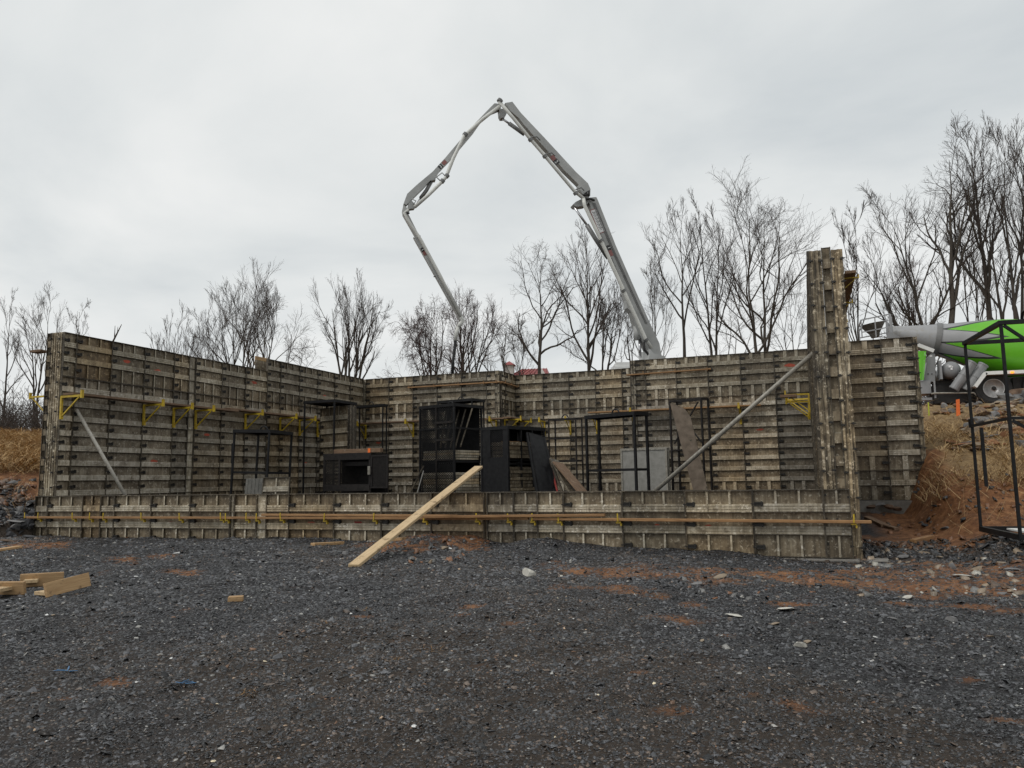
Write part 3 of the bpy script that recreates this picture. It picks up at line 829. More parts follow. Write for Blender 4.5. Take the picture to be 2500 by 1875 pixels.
# --- short wall projecting to the right behind the post
SY = 6.3
sw_ = empty('formwork_wall', (0.10, SY, 0), 0, 'short formwork wall projecting right from behind the tall post', 'formwork wall', 'aluminium formwork walls')
sx = [0.02, aty(2148, 825, SY)[0] - 0.10, aty(2226, 822, SY)[0] - 0.10]
ztop = 3.905
columns(sw_, sx, [(ztop - 11 * FT * 0.995, 2 * FT, 2, (0, 1)), (ztop - 9 * FT * 0.995, 9 * FT * 0.995, 9, (0, 8))], latch='right', sw=0.10, rnd=False)
corner(sw_, sx[-1] + 0.004, 0.085, ztop - 9 * FT - 0.01, 9 * FT + 0.01)
columns(sw_, sx, [(ztop - 11 * FT * 0.995, 2 * FT, 2, (0, 1)), (ztop - 9 * FT * 0.995, 9 * FT * 0.995, 9, (0, 8))], latch=None, y=0.34, back=True)

leak_backing(sw_, 0.02, sx[-1] + 0.08, ztop - 11 * FT * 0.995, ztop - 0.004)

# footings under the walls
def footing(x0, x1, y0, y1, z0, z1):
    o = MB().box(x0, x1, y0, y1, z0, z1).build('footing', M['concrete']); return tag(o, kind='structure')
footing(-0.9, 0.42, -0.22, 0.4, -0.30, -0.006)
footing(0.42, 1.05, 0.1, 0.9, -0.30, -0.02)
footing(0.16, 2.05, SY - 0.18, SY + 0.5, 0.30, ztop - 11 * FT * 0.995 - 0.004)
footing(-15.3, -14.6, 0.32, 12.0, 0.35, 0.60)

# spray-painted marks left on some panels
def mark(root, px, py, plane, val, w, h, mat, name='paint_mark'):
    P = (atx if plane == 'x' else aty)(px, py, val)
    mw = root.matrix_world
    lp = mw.inverted() @ Vector(P)
    best = None
    for r_, p, x0, x1, z0, z1 in PANELS:
        if r_ is root and x0 <= lp.x <= x1 and z0 <= lp.z <= z1: best = (p, x0, z0)
    if best is None: return
    b = MB(); k = 11; pts = []
    for i in range(k):
        a = 2 * math.pi * i / k; q = random.uniform(0.72, 1.15)
        pts.append((math.cos(a) * w / 2 * q, 0, math.sin(a) * h / 2 * q))
    b.loft([(p[0], -0.0015, p[2]) for p in pts], [(p[0], 0.0, p[2]) for p in pts])
    o = b.build(name, mat, best[0], (lp.x - best[1], -0.0045, lp.z - best[2]))
bpy.context.view_layer.update()
for px, py, m_ in [(309, 883, 'red'), (385, 906, 'red'), (504, 1061, 'red'), (376, 1126, 'red'), (620, 934, 'red'), (792, 967, 'red'), (745, 1131, 'red'), (466, 1058, 'red')]:
    mark(lw, px, py, 'x', LX, 0.22, 0.075, M[m_])
mark(bw, 924, 1081, 'y', 11.78, 0.22, 0.08, M['red'])
mark(rr, 1928, 892, 'y', B2Y, 0.30, 0.10, M['red'])
mark(rr, 1857, 1049, 'y', B2Y, 0.22, 0.06, M['red'])
for px, py, m_, w_ in [(761, 1278, 'red', .17), (874, 1277, 'darkred', .17), (419, 1277, 'darkred', .16), (1603, 1285, 'red', .10), (1729, 1286, 'red', .10)]:
    mark(fw, px, py, 'y', 0.0, w_, 0.065, M[m_])

# ------------------------------------------------------------------ timber walers, planks
def plank(name, p0, p1, w, h, mat, label, cat='plank', up=(0, 0, 1), group=None):
    p0, p1 = Vector(p0), Vector(p1); mid = (p0 + p1) / 2; L = (p1 - p0).length
    d = (p1 - p0).normalized(); upv = Vector(up)
    sx = d.cross(upv).normalized(); u = sx.cross(d).normalized()
    rot = Matrix((d, -sx, u)).transposed().to_4x4()
    b = MB(); N = max(2, int(L / 0.5)); e = 0.006
    prev = None
    b.box(-L / 2, L / 2, -w / 2, w / 2, -h / 2, h / 2)
    bm = bmesh.new(); me = b.mesh(name, mat); bm.from_mesh(me)
    bmesh.ops.bevel(bm, geom=bm.edges[:], offset=min(0.005, h * 0.15), segments=1, affect='EDGES')
    bm.to_mesh(me); bm.free()
    o = put(name, me); o.matrix_world = Matrix.Translation(mid) @ rot
    return tag(o, label, cat, group)
YB = -0.052
plank('waler_board', (-15.3, YB - 0.046, 0.492), (-4.55, YB - 0.046, 0.512), 0.088, 0.040, M['waler'], 'left timber waler lying along the low front wall to its left end', 'waler board')
plank('waler_board', (-4.5, YB - 0.046, 0.508), (0.235, YB - 0.046, 0.486), 0.088, 0.040, M['waler'], 'right timber waler sticking out past the corner post', 'waler board')
plank('waler_board', (-9.50, YB - 0.047, 0.556), (-5.75, YB - 0.047, 0.548), 0.086, 0.038, M['waler'], 'second timber board lying on the left waler, left of the leaning plank', 'waler board')
plank('waler_board', (-6.3, YB - 0.14, 0.535), (-3.35, YB - 0.05, 0.566), 0.086, 0.040, M['waler'], 'short timber board lying on the walers right of the leaning plank', 'waler board')
# long wall scaffold planks (their outer edge towards the room)
plank('scaffold_plank', (-14.47, 0.02, 2.965), (-14.42, 4.9, 2.975), 0.28, 0.045, M['oldplank'], 'front length of the worn scaffold plank along the long left wall', 'scaffold plank')
plank('scaffold_plank', (-14.44, 4.6, 3.02), (-14.42, 10.3, 3.0), 0.28, 0.045, M['oldplank'], 'far length of the worn scaffold plank along the long left wall', 'scaffold plank')
zz = aty(925, 1032, 11.35)[2]
plank('scaffold_plank', (aty(868, 1032, 11.4)[0], 11.42, zz), (aty(1029, 1031, 11.4)[0], 11.42, zz), 0.26, 0.045, M['oldplank'], 'scaffold plank on the back wall left of the mesh cages', 'scaffold plank')
za = aty(1185, 1023, 11.3)[2]
plank('scaffold_plank', (aty(1150, 1021, 11.4)[0], 11.42, za), (jx + LX + 0.32, 11.42, za - 0.0), 0.26, 0.045, M['oldplank'], 'short scaffold plank ending at the step in the back wall', 'scaffold plank')
plank('scaffold_plank', (jx + LX + 0.30, 11.62, za + 0.05), (jx + LX + 0.30, 13.0, za + 0.05), 0.26, 0.045, M['oldplank'], 'scaffold plank along the side of the back wall step', 'scaffold plank')
zc = aty(1600, 1000, 11.25)[2]
plank('scaffold_plank', (aty(1436, 1004, 11.3)[0], 11.36, zc), (aty(1858, 994, 11.3)[0], 11.36, zc), 0.26, 0.042, M['waler'], 'orange scaffold plank crossing the right-hand back wall', 'scaffold plank')
zd = aty(1100, 940, 11.66)[2]
plank('waler_board', (aty(995, 947, 11.66)[0], 11.68, zd), (aty(1222, 932, 11.66)[0], 11.68, zd), 0.09, 0.038, M['waler'], 'thin timber waler near the top of the back wall left of its step', 'waler board')
plank('waler_board', (jx + LX + 0.10, 11.70, zd), (jx + LX + 0.10, 13.05, zd), 0.09, 0.038, M['waler'], 'thin timber waler on the side of the back wall step', 'waler board')
ze = aty(1630, 908, 11.5)[2]
plank('waler_board', (aty(1529, 914, 11.5)[0], 11.52, ze - 0.02), (aty(1736, 901, 11.5)[0], 11.52, ze + 0.01), 0.09, 0.038, M['waler'], 'thin orange timber waler near the top of the right-hand back wall', 'waler board')
P = atx(637, 882, LX - 0.42)
plank('board_end', (LX - 0.42, P[1] - 0.25, P[2]), (LX - 0.42, P[1] + 0.3, P[2]), 0.04, 0.24, M['lumber'], 'board end with a yellow strap showing above the step in the long left wall', 'board')
tag(MB().box(-0.02, 0.02, -0.20, 0.22, -0.03, 0.03).build('yellow_strap', M['yellow'], None, (LX - 0.38, P[1], P[2] - 0.02)), 'short yellow bar on the board end above the step in the left wall', 'bar')
# outside of the left wall: stub of a board and behind the tall post: scaffold
P = aty(94, 859, 0.12)
plank('scaffold_plank', (P[0] - 0.12, 0.10, P[2]), (P[0] + 0.14, 0.14, P[2] + 0.01), 0.20, 0.05, M['oldplank'], 'broken board end sticking out left of the tall left wall', 'board')
P = aty(2072, 668, 0.55)
plank('scaffold_plank', (0.225, 0.45, P[2]), (0.225, 6.0, P[2]), 0.15, 0.045, M['oldplank'], 'scaffold plank running back behind the top of the tall post', 'scaffold plank')
POSTPLANK = P.copy()

# ------------------------------------------------------------------ scaffold brackets
def bracket_meshes():
    a = MB().box(-0.022, 0.022, -0.045, -0.006, -0.46, 0.02).box(-0.030, 0.030, -0.060, -0.045, -0.46, -0.38)
    b = MB().box(-0.020, 0.020, -0.56, -0.046, -0.022, 0.022)
    c = MB().bar((0, -0.05, -0.40), (0, -0.50, -0.028), 0.026, 0.026)
    d = MB().box(-0.028, 0.028, -0.600, -0.5605, -0.05, 0.115)
    return [('leg', a.mesh('bracket_leg', [M['yellow']])), ('arm', b.mesh('bracket_arm', [M['yellow']])),
            ('brace', c.mesh('bracket_brace', [M['yellow']])), ('toe_stop', d.mesh('bracket_toe_stop', [M['yellow']]))]
BRK = bracket_meshes()
def bracket(loc, rotz, label, tilt=0.0, sc=1.0):
    o = empty('scaffold_bracket', loc, rotz, label, 'bracket', 'yellow scaffold brackets')
    if tilt: o.rotation_euler = (0, tilt, rotz)
    o.scale = (sc, sc, sc)
    for nm, me in BRK: put(nm, me, o)
    return o
ORD = ['first', 'second', 'third', 'fourth', 'fifth', 'sixth', 'seventh', 'eighth', 'ninth', 'tenth', 'eleventh', 'twelfth', 'thirteenth', 'fourteenth', 'fifteenth', 'sixteenth', 'seventeenth', 'eighteenth', 'nineteenth', 'twentieth', 'twenty-first', 'twenty-second', 'twenty-third', 'twenty-fourth']
for i, yb in enumerate([0.05, 2.17, 3.07, 3.79, 5.63, 7.12, 8.04, 8.95]):
    bracket((LX + 0.052, yb, 2.915 if i < 4 else 2.955), math.pi / 2, 'yellow bracket under the plank on the long left wall, %s from the open front end' % ORD[i])
P = aty(101, 975, 0.35)
bracket((-15.165, 0.10, aty(101, 968, 0.1)[2]), -math.pi / 2, 'yellow bracket sticking out on the outer side of the left wall', 0.0, 0.82)
P = aty(1010, 1045, 11.73); bracket((P[0], 11.73, zz - 0.045), 0, 'yellow bracket on the back wall just left of the tall mesh cage')
P = aty(894, 1045, 11.73); bracket((P[0], 11.73, zz - 0.045), 0, 'yellow bracket on the back wall in the left rear corner')
P = aty(1212, 1030, 11.73); bracket((P[0], 11.73, za - 0.045), 0, 'yellow bracket on the back wall at the outer corner of its step')
bracket((jx + LX + 0.052, 12.0, za + 0.0), math.pi / 2, 'yellow bracket on the side of the back wall step, nearer one')
bracket((jx + LX + 0.052, 13.0, za + 0.0), math.pi / 2, 'yellow bracket on the side of the back wall step, farther one in the corner')
zr_ = aty(1325, 1030, RY - 0.05)[2]
for px, lb_ in [(1330, 'first'), (1393, 'second'), (1458, 'third')]:
    P = aty(px, 1030, RY - 0.05)
    bracket((P[0], RY - 0.052, zr_), 0, 'yellow bracket on the recessed back wall, %s right of the step' % lb_)
P = aty(1549, 1022, 11.57); bracket((P[0], 11.57, zc - 0.045), 0, 'yellow bracket under the orange plank behind the flat-topped open rack')
P = aty(1808, 1010, 11.57); bracket((P[0], 11.57, zc - 0.045), 0, 'yellow bracket under the orange plank behind the long diagonal pole')
# brackets hung up in the right-hand corner, one across another
for i, (px, py, rz, tl) in enumerate([(1985, 968, -math.pi / 2, 0.0), (1988, 985, -math.pi / 2 + 0.2, 0.12), (1975, 978, -math.pi / 2 - 0.25, -0.1)]):
    P = aty(px, py, 9.6 + 0.35 * i)
    bracket((RXI - 0.06 - 0.0 * i, 9.3 + 0.45 * i, P[2] + 0.04), rz, 'yellow bracket in the bunch hung behind the pole, %s of three' % ['front', 'middle', 'rear'][i], tl)
P0_ = aty(1930, 965, 9.2)
plank('toe_board', (P0_[0] - 0.25, 9.2, P0_[2] - 0.02), (P0_[0] + 0.15, 9.2, P0_[2] - 0.02), 0.2, 0.07, M['oldplank'], 'dark board end lying in the bunch of yellow brackets', 'board')
for i in range(4):
    bracket((0.115, 0.62 + 1.75 * i, POSTPLANK[2] - 0.05), math.pi / 2, 'yellow bracket under the plank behind the tall post, %s from the front' % ORD[i], 0.0, 0.38)

# yellow clips that hold the walers on the low wall
cb = MB()
cb.box(-0.012, 0.012, -0.155, -0.145, -0.02, 0.125); cb.box(-0.012, 0.012, -0.155, -0.05, -0.035, -0.02)
cb.box(-0.045, 0.045, -0.120, -0.056, -0.075, -0.036); cb.box(0.030, 0.055, -0.110, -0.058, -0.13, -0.075)
CLIP = cb.mesh('waler_clip', [M['yellow']])
cx_ = [-15.28, -14.91, -13.98, -13.53, -13.18, -12.23, -11.32, -10.38, -10.27, -9.82, -9.6, -9.09, -8.2, -7.24, -6.32, -5.4, -4.87, -4.48, -4.06, -3.15, 0.02]
for i, x in enumerate(cx_):
    o = put('waler_clip', CLIP, None, (x, -0.018, 0.500 + 0.004 * math.sin(i * 3)), (0, RNG.uniform(-.08, .08), 0)); o.scale = (0.8, 0.85, 0.72)
    tag(o, 'yellow steel clip on the low wall walers, %s from the left end' % ORD[i] if i < 20 else 'yellow steel clip holding the waler at the right end of the low wall', 'clip', 'yellow waler clips')
# small clips on the upper walers of the back wall
cb = MB().box(-0.012, 0.012, -0.10, 0.08, -0.035, -0.022).box(-0.012, 0.012, -0.112, -0.100, -0.03, 0.06)
CLIP2 = cb.mesh('hook_clip', [M['waler']])
for i, px in enumerate([1000, 1061, 1121, 1182, 1213]):
    o = put('hook_clip', CLIP2, None, (aty(px, 940, 11.66)[0], 11.70, zd)); tag(o, 'rusty hook clip left of the back wall step, %s from the left' % ORD[i], 'clip', 'rusty hook clips')
for i, yy_ in enumerate([11.8, 12.35, 13.0]):
    o = put('hook_clip', CLIP2, None, (jx + LX + 0.09, yy_, zd), (0, 0, math.pi / 2)); tag(o, 'rusty hook clip on the side of the back wall step, %s from the front' % ORD[i], 'clip', 'rusty hook clips')
for i, px in enumerate([1571, 1649, 1727]):
    o = put('hook_clip', CLIP2, None, (aty(px, 908, 11.5)[0], 11.54, ze)); tag(o, 'rusty hook clip on the right-hand back wall waler, %s from the left' % ORD[i], 'clip', 'rusty hook clips')

# ------------------------------------------------------------------ diagonal bracing poles
def pole(name, p0, p1, r, mat, label, shoe=True):
    o = empty(name, p1, 0, label, 'pole')
    a = Vector(p0) - Vector(p1)
    MB().tube([(0, 0, 0), a * 0.5, a], [r, r, r * 0.96], 10).build('tube', mat, o, smooth=True)
    if shoe:
        d = a.normalized()
        MB().bar(a - d * 0.10, a + d * 0.22, 0.022, 0.075).build('flat_end', M['rail'], o)
        MB().tube([a * 0.46, a * 0.5], [r * 1.22, r * 1.22], 10).build('sleeve', mat, o)
    return o
A = atx(1984, 860, RXI - 0.06); A = aty(1986, 862, 0.55)
B = aty(1606, 1193, 1.35); dB = B - A; B2 = A + dB * (1 + (B[2] - 0.62) / (A[2] - B[2]))
pole('bracing_pole', A, B2, 0.034, M['galv'], 'long grey steel pole slanting down from the tall post behind the low wall')
A = atx(187, 1000, LX + 0.10); B = aty(306, 1210, 1.05); dB = B - A; B2 = A + dB * (1 + (B[2] - 0.6) / (A[2] - B[2]))
M['palepole'] = simple('pale_steel', (0.36, 0.33, 0.28), (0.54, 0.51, 0.45), 20, 0.5, 0.1, spots=(30, 0.6, (0.24, 0.21, 0.17)))
pole('bracing_pole', A, B2, 0.036, M['palepole'], 'pale pole slanting down from under the plank on the left wall', shoe=False)
# ------------------------------------------------------------------ form racks and mesh cages inside the walls
FLOOR = 0.585
def rack_plan(pF, yF, pL, pR, w):
    """front corner on sight line pF at y=yF; the two neighbours on sight lines pL and pR; w = length of the left side"""
    Fp = aty(pF, 1100, yF)[:2]; o = CAM_LOC[:2]
    dl = ray(pL, 1100)[:2]; dl = dl / np.linalg.norm(dl)
    t0 = np.dot(Fp - o, dl); perp = np.linalg.norm(Fp - o - dl * t0)
    w = max(w, perp * 1.02)
    Lp = o + dl * (t0 + math.sqrt(w * w - perp * perp))
    u = (Lp - Fp) / w                       # towards the left corner
    v = np.array([u[1], -u[0]])             # towards the right corner
    if np.dot(v, np.array([FWD[1], -FWD[0]])) < 0: v = -v
    dr = ray(pR, 1100)[:2]
    A_ = np.array([[v[0], -dr[0]], [v[1], -dr[1]]]); q = np.linalg.solve(A_, o - Fp)
    return Fp, u, v, w, abs(q[0])
def lattice(b, O, U, V_, W, H, sp, th, mat=0):
    """expanded-metal lattice of thin diagonal strips in the rectangle O + U*[0,W] + V*[0,H]"""
    O, U, V_ = Vector(O), Vector(U), Vector(V_); N = U.cross(V_)
    k = 0.55
    for sgn in (1, -1):
        c = -H * (1 if sgn > 0 else 0) / k if False else 0
        n_ = int((W + H / k) / sp) + 1
        for i in range(n_ + 1):
            s0 = i * sp - (H / k if sgn > 0 else 0)
            # line u = s0 + sgn*t/k , v = t
            t0, t1 = 0.0, H
            if sgn > 0:
                t0 = max(t0, -s0 * k); t1 = min(t1, (W - s0) * k)
            else:
                t0 = max(t0, (s0 - W) * k); t1 = min(t1, s0 * k)
            if t1 - t0 < 0.02: continue
            p0 = O + U * (s0 + sgn * t0 / k) + V_ * t0; p1 = O + U * (s0 + sgn * t1 / k) + V_ * t1
            off = V_ * (th / 2)
            i0 = len(b.v)
            dn = N * (0.003 if sgn > 0 else -0.003)
            b.v += [tuple(p0 - off + dn), tuple(p1 - off + dn), tuple(p1 + off + dn), tuple(p0 + off + dn)]
            b.f.append((i0, i0 + 1, i0 + 2, i0 + 3)); b.m.append(mat)
def eye_loop(o, x, y, z, mat, r=0.10, rz=0.0):
    pts = [(math.cos(a) * r, 0, math.sin(a) * r * 1.1) for a in np.linspace(0, math.pi, 9)]
    q = MB().tube(pts, 0.016, 6).build('lifting_eye', mat, o, (x, y, z), (0, 0, rz), smooth=True)
def rack(name, label, cat, pF, yF, pL, pR, w, pytop, mat='black', leg=0.042, top='plate', shelves=(), rails=(), mesh=(), tilt=0.0, z0=FLOOR, eye=True, group=None, xbrace=()):
    Fp, u, v, w, d = rack_plan(pF, yF, pL, pR, w)
    zt = aty(pF, pytop, yF)[2] - z0
    rot = math.atan2(-u[1], -u[0])      # local +x runs from the left corner to the front corner
    o = empty(name, (Fp[0], Fp[1], z0), rot, label, cat, group)
    mt = M[mat]
    # local frame: front corner at origin, left corner at (-w, 0), right corner at (0, d) or (0,-d)
    vl = Vector((v[0], v[1], 0)); vl.rotate(Matrix.Rotation(-rot, 3, 'Z'))
    sg = 1 if vl.y > 0 else -1
    for (x, y) in ((0, 0), (-w, 0), (0, sg * d), (-w, sg * d)):
        hx = leg / 2 if x == 0 else -leg / 2; hy = -leg / 2 * sg if y == 0 else leg / 2 * sg
        MB().box(x - leg / 2 - (0), x + leg / 2, y - leg / 2, y + leg / 2, 0, zt - 0.03).build('leg', mt, o)
    if top == 'plate':
        b = MB(); y0_, y1_ = min(0, sg * d) - 0.03, max(0, sg * d) + 0.03
        b.box(-w - 0.03, 0.03, y0_, y1_, zt - 0.012, zt); b.box(-w - 0.03, 0.03, y0_, y0_ + 0.012, zt - 0.075, zt - 0.0125); b.box(-w - 0.03, 0.03, y1_ - 0.012, y1_, zt - 0.075, zt - 0.0125)
        b.box(-w - 0.03, -w - 0.018, y0_ + 0.0125, y1_ - 0.0125, zt - 0.075, zt - 0.0125); b.box(0.018, 0.03, y0_ + 0.0125, y1_ - 0.0125, zt - 0.075, zt - 0.0125)
        b.build('top_plate', mt, o)
    else:
        b = MB()
        b.bar((-w, 0, zt - 0.02), (0, 0, zt - 0.02), leg, leg); b.bar((0, 0, zt - 0.02), (0, sg * d, zt - 0.02), leg, leg)
        b.bar((-w, sg * d, zt - 0.02), (0, sg * d, zt - 0.02), leg, leg); b.bar((-w, 0, zt - 0.02), (-w, sg * d, zt - 0.02), leg, leg)
        b.build('top_frame', mt, o)
    for zpy in shelves:
        z = aty(pF, zpy, yF)[2] - z0
        MB().box(-w + leg / 2 + .002, -leg / 2 - .002, min(0, sg * d), max(0, sg * d), z - 0.05, z).build('shelf', mt, o)
    for zpy in rails:
        z = aty(pF, zpy, yF)[2] - z0
        b = MB(); q = leg * 0.75
        b.bar((-w, 0, z), (0, 0, z), q, q); b.bar((0, 0, z), (0, sg * d, z), q, q)
        b.bar((-w, sg * d, z), (0, sg * d, z), q, q); b.bar((-w, 0, z), (-w, sg * d, z), q, q)
        b.build('rail', mt, o)
    for (x0, z0_, x1, z1_) in xbrace:
        MB().bar((-w + x0 * w, -0.03 * sg, z0_ * zt), (-w + x1 * w, -0.03 * sg, z1_ * zt), 0.03, 0.03).build('brace', mt, o)
    for side in mesh:
        b = MB()
        if side == 'left': lattice(b, (-w, -0.004 * sg, 0.08), (1, 0, 0), (0, 0, 1), w, zt - 0.14, 0.075, 0.016)
        if side == 'back': lattice(b, (-w, sg * d, 0.08), (1, 0, 0), (0, 0, 1), w, zt - 0.14, 0.075, 0.016)
        if side == 'right': lattice(b, (0.004, 0, 0.08), (0, sg, 0), (0, 0, 1), d, zt - 0.14, 0.075, 0.016)
        if side == 'far': lattice(b, (-w, 0, 0.08), (0, sg, 0), (0, 0, 1), d, zt - 0.14, 0.075, 0.016)
        b.build('mesh_panel', mt, o, fixn=False)
    if eye: eye_loop(o, -w / 2, sg * d / 2, zt - 0.005, mt)
    if tilt: o.rotation_euler = (0, tilt, rot)
    return o, w, d, sg, zt
def stacked(parent_rack, label, w, d, sg, zs, mat, n, t, inset=0.05, name='panel_stack', cat='panel stack'):
    """flat stack of form panels lying inside a rack (a thing of its own; each panel a part)"""
    o = empty(name, parent_rack.location, parent_rack.rotation_euler.z, label, cat)
    for i in range(n):
        j = random.uniform(-0.02, 0.02)
        b = MB().box(-w + 0.05 + j, -inset + j, *(sorted((sg * 0.05, sg * (d - 0.05)))), zs + i * t, zs + (i + 1) * t - 0.012)
        b.build('form_panel', M[mat], o)
    return o

# A open rack by the left wall, with two short panels leaning under it
rA = rack('form_rack', 'open black rack with roof plate and mid shelf beside the left wall', 'rack', 651, 3.3, 566, 706, 0.90, 1049, leg=0.042, shelves=(1152,), tilt=0.035)
MB().bar((-rA[1] - 0.02, 0, 0.95), (-rA[1] - 0.035, 0, 1.42), 0.035, 0.035).build('latch_bar', M['black'], rA[0])
P = aty(622, 1205, 2.7)
o = empty('grooved_sheet', (P[0], P[1], 0.6), R(20), 'short grey grooved sheet leaning under the open left rack', 'sheet')
b = MB().box(-0.24, 0.24, -0.02, 0.02, 0, 0.62)
for i in range(6): b.box(-0.225 + i * 0.08, -0.185 + i * 0.08, -0.028, -0.0205, 0.01, 0.61)
M['darkgrooved'] = simple('dark_grooved_sheet', (0.05, 0.048, 0.042), (0.12, 0.115, 0.10), 9, 0.6, spots=(20, 0.6, (0.2, 0.19, 0.17)))
b.build('sheet', M['darkgrooved'], o, rot=(R(-12), 0, 0))
P = aty(672, 1205, 2.5)
o = empty('short_form', (P[0], P[1], 0.55), R(20), 'short brown form with orange bottom edge leaning under the left rack', 'form')
pm = put('sheet', panel_mesh(0.58, 0.62, 2, (0, 1), True, 0.03), o, (-0.29, 0, 0.06), (R(-10), 0, 0))
MB().box(-0.29, 0.29, -0.06, 0.0, 0.0, 0.055).build('bottom_edge', M['waler'], o)

# B tall rack in the rear left corner holding full-height panels
rB = rack('form_rack', 'tall rack with roof plate holding upright form panels in the left rear corner', 'rack', 815, 6.9, 742, 867, 1.0, 975, leg=0.04, eye=False)
PL, PR = aty(782, 1200, 7.75), aty(851, 1200, 7.25)
hh = aty(852, 990, 7.25)[2] - FLOOR
ang = math.atan2(PR[1] - PL[1], PR[0] - PL[0]); wpan = float(np.hypot(PR[0] - PL[0], PR[1] - PL[1]))
for i in range(3):
    o = empty('form_panel_stored', (PL[0] - math.sin(ang) * 0.11 * i, PL[1] + math.cos(ang) * 0.11 * i, FLOOR), ang,
              ['front form panel standing upright in the tall left rack, face to the room', 'middle form panel standing upright in the tall left rack', 'rear form panel standing upright in the tall left rack'][i], 'form panel')
    p = put('sheet', panel_mesh(round(wpan, 2), round(hh, 2), 7, (0, 6), True, 0.03), o)
    if i == 0:
        for k in range(6): put('latch', LATCH, p, (0.01, 0, (k + 0.6) * hh / 7))
for i in range(2):
    P = aty(857 + 7 * i, 1200, 7.2 - 0.05 * i)
    tag(MB().box(-0.03, 0.03, -0.05, 0.05, 0, hh - 0.06 * i).build('filler_strip', M['rail'], None, (P[0], P[1], FLOOR)), ['narrow filler strip standing at the right edge of the tall left rack', 'second narrow filler strip at the right edge of the tall left rack'][i], 'filler strip')
rB2 = rack('form_rack', 'thin black rack standing in the rear corner behind the tool cage', 'rack', 934, 10.2, 868, 943, 1.15, 986, leg=0.034)

# C job-site cage with open door
Fp, u, v, w, d = rack_plan(904, 4.9, 793, 945, 1.28)
rC, w, d, sg, zt = rack('tool_cage', 'low black tool cage with its front open and mesh door swung right', 'cage', 904, 4.9, 793, 945, 1.28, 1105, mat='rustblack', leg=0.05, eye=False, mesh=('far',))
b = MB().box(-w, 0, -sg * 0.035, sg * 0.03, zt - 0.16, zt - 0.035); b.build('header_beam', M['rustblack'], rC)
zb = aty(904, 1192, 4.9)[2] - FLOOR
MB().box(-w, 0, *sorted((-sg * 0.035, sg * 0.03)), zb - 0.06, zb + 0.10).build('sill_beam', M['rustblack'], rC)
zm = aty(904, 1131, 4.9)[2] - FLOOR
MB().box(-w * 0.62, -0.03, *sorted((sg * 0.12, sg * 0.16)), zm - 0.05, zm + 0.05).build('inner_rail', M['rustblack'], rC)
b = MB(); lattice(b, (-w, -sg * 0.03, zb + 0.10), (1, 0, 0), (0, 0, 1), w * 0.34, zt - zb - 0.28, 0.05, 0.012); b.build('mesh_panel', M['rustblack'], rC, fixn=False)
MB().box(-w * 0.67, -w * 0.63, *sorted((-sg * 0.05, sg * 0.0)), zb + 0.10, zt - 0.16).build('door_post', M['rustblack'], rC)
MB().box(-w + 0.03, -0.03, *sorted((sg * (d - 0.03), sg * d)), 0.1, zt - 0.05).build('blocking_back_sheet', M['rustblack'], rC)
MB().box(-w * 0.63, -0.03, *sorted((sg * 0.05, sg * (d - 0.04))), zb + 0.02, zb + 0.05).build('floor_sheet', M['rustblack'], rC)
dr = MB(); dw = 0.48
dr.box(0.03, 0.03 + dw, -0.02, 0.02, zb, zb + 0.04); dr.box(0.03, 0.03 + dw, -0.02, 0.02, zt - 0.10, zt - 0.06)
dr.box(0.03, 0.07, -0.02, 0.02, zb + 0.04, zt - 0.10); dr.box(dw - 0.01, 0.03 + dw, -0.02, 0.02, zb + 0.04, zt - 0.10)
lattice(dr, (0.05, 0, zb + 0.02), (1, 0, 0), (0, 0, 1), dw - 0.04, zt - zb - 0.12, 0.035, 0.014)
dr.build('door', M['rustblack'], rC, rot=(0, 0, R(-4)))
MB().box(-0.03, 0.035, -sg * 0.07 if sg > 0 else 0.035, -0.035 if sg > 0 else 0.07, (zb + zt) / 2 - 0.1, (zb + zt) / 2 + 0.1).build('door_latch', M['galv'], rC)
P0, P1 = aty(818, 1100, 5.1), aty(932, 1098, 5.0)
zl = zt + FLOOR + 0.055
plank('timber_beam', (P0[0], P0[1], zl), (P1[0], P1[1], zl), 0.12, 0.10, M['oldplank'], 'dark wooden beam with an orange band lying on top of the low tool cage', 'beam')
bb = bpy.data.objects['timber_beam']
Lb = (Vector(P1) - Vector(P0)).length
MB().box(Lb * 0.24, Lb * 0.29, -0.063, 0.063, -0.053, 0.053).build('orange_band', M['orange'], bb)

# D tall mesh cage
rD, w, d, sg, zt = rack('mesh_cage', 'tall black cage with expanded mesh sides in the middle of the room', 'cage', 1109, 5.6, 1026, 1176, 1.16, 984, leg=0.045, mesh=('left', 'far', 'back'), rails=(1044,))
for z in (0.42, 0.62, 0.80): MB().box(-w * 0.55, 0.0, -0.035 if sg > 0 else 0.012, -0.012 if sg > 0 else 0.035, zt * z, zt * z + 0.05).build('mesh_bar', M['rustblack'], rD)
MB().box(-w * 0.5 - 0.02, -w * 0.5 + 0.02, -0.03 if sg > 0 else 0.01, -0.01 if sg > 0 else 0.03, 0.05, zt - 0.05).build('mesh_bar', M['rustblack'], rD)
stacked(rD, 'lower pile of form panels lying in the tall mesh cage', w, d, sg, 0.12, 'band', 8, 0.075)
stacked(rD, 'upper pile of form panels lying in the tall mesh cage', w, d, sg, 1.02, 'band', 4, 0.06)
rD_sh = MB().box(-w + 0.04, -0.04, *sorted((0.04 * sg, sg * (d - 0.04))), 0.95, 1.0).build('shelf', M['black'], rD)
rD_s2 = MB().box(-w + 0.04, -0.04, *sorted((0.04 * sg, sg * (d - 0.04))), 0.06, 0.11).build('shelf', M['black'], rD)
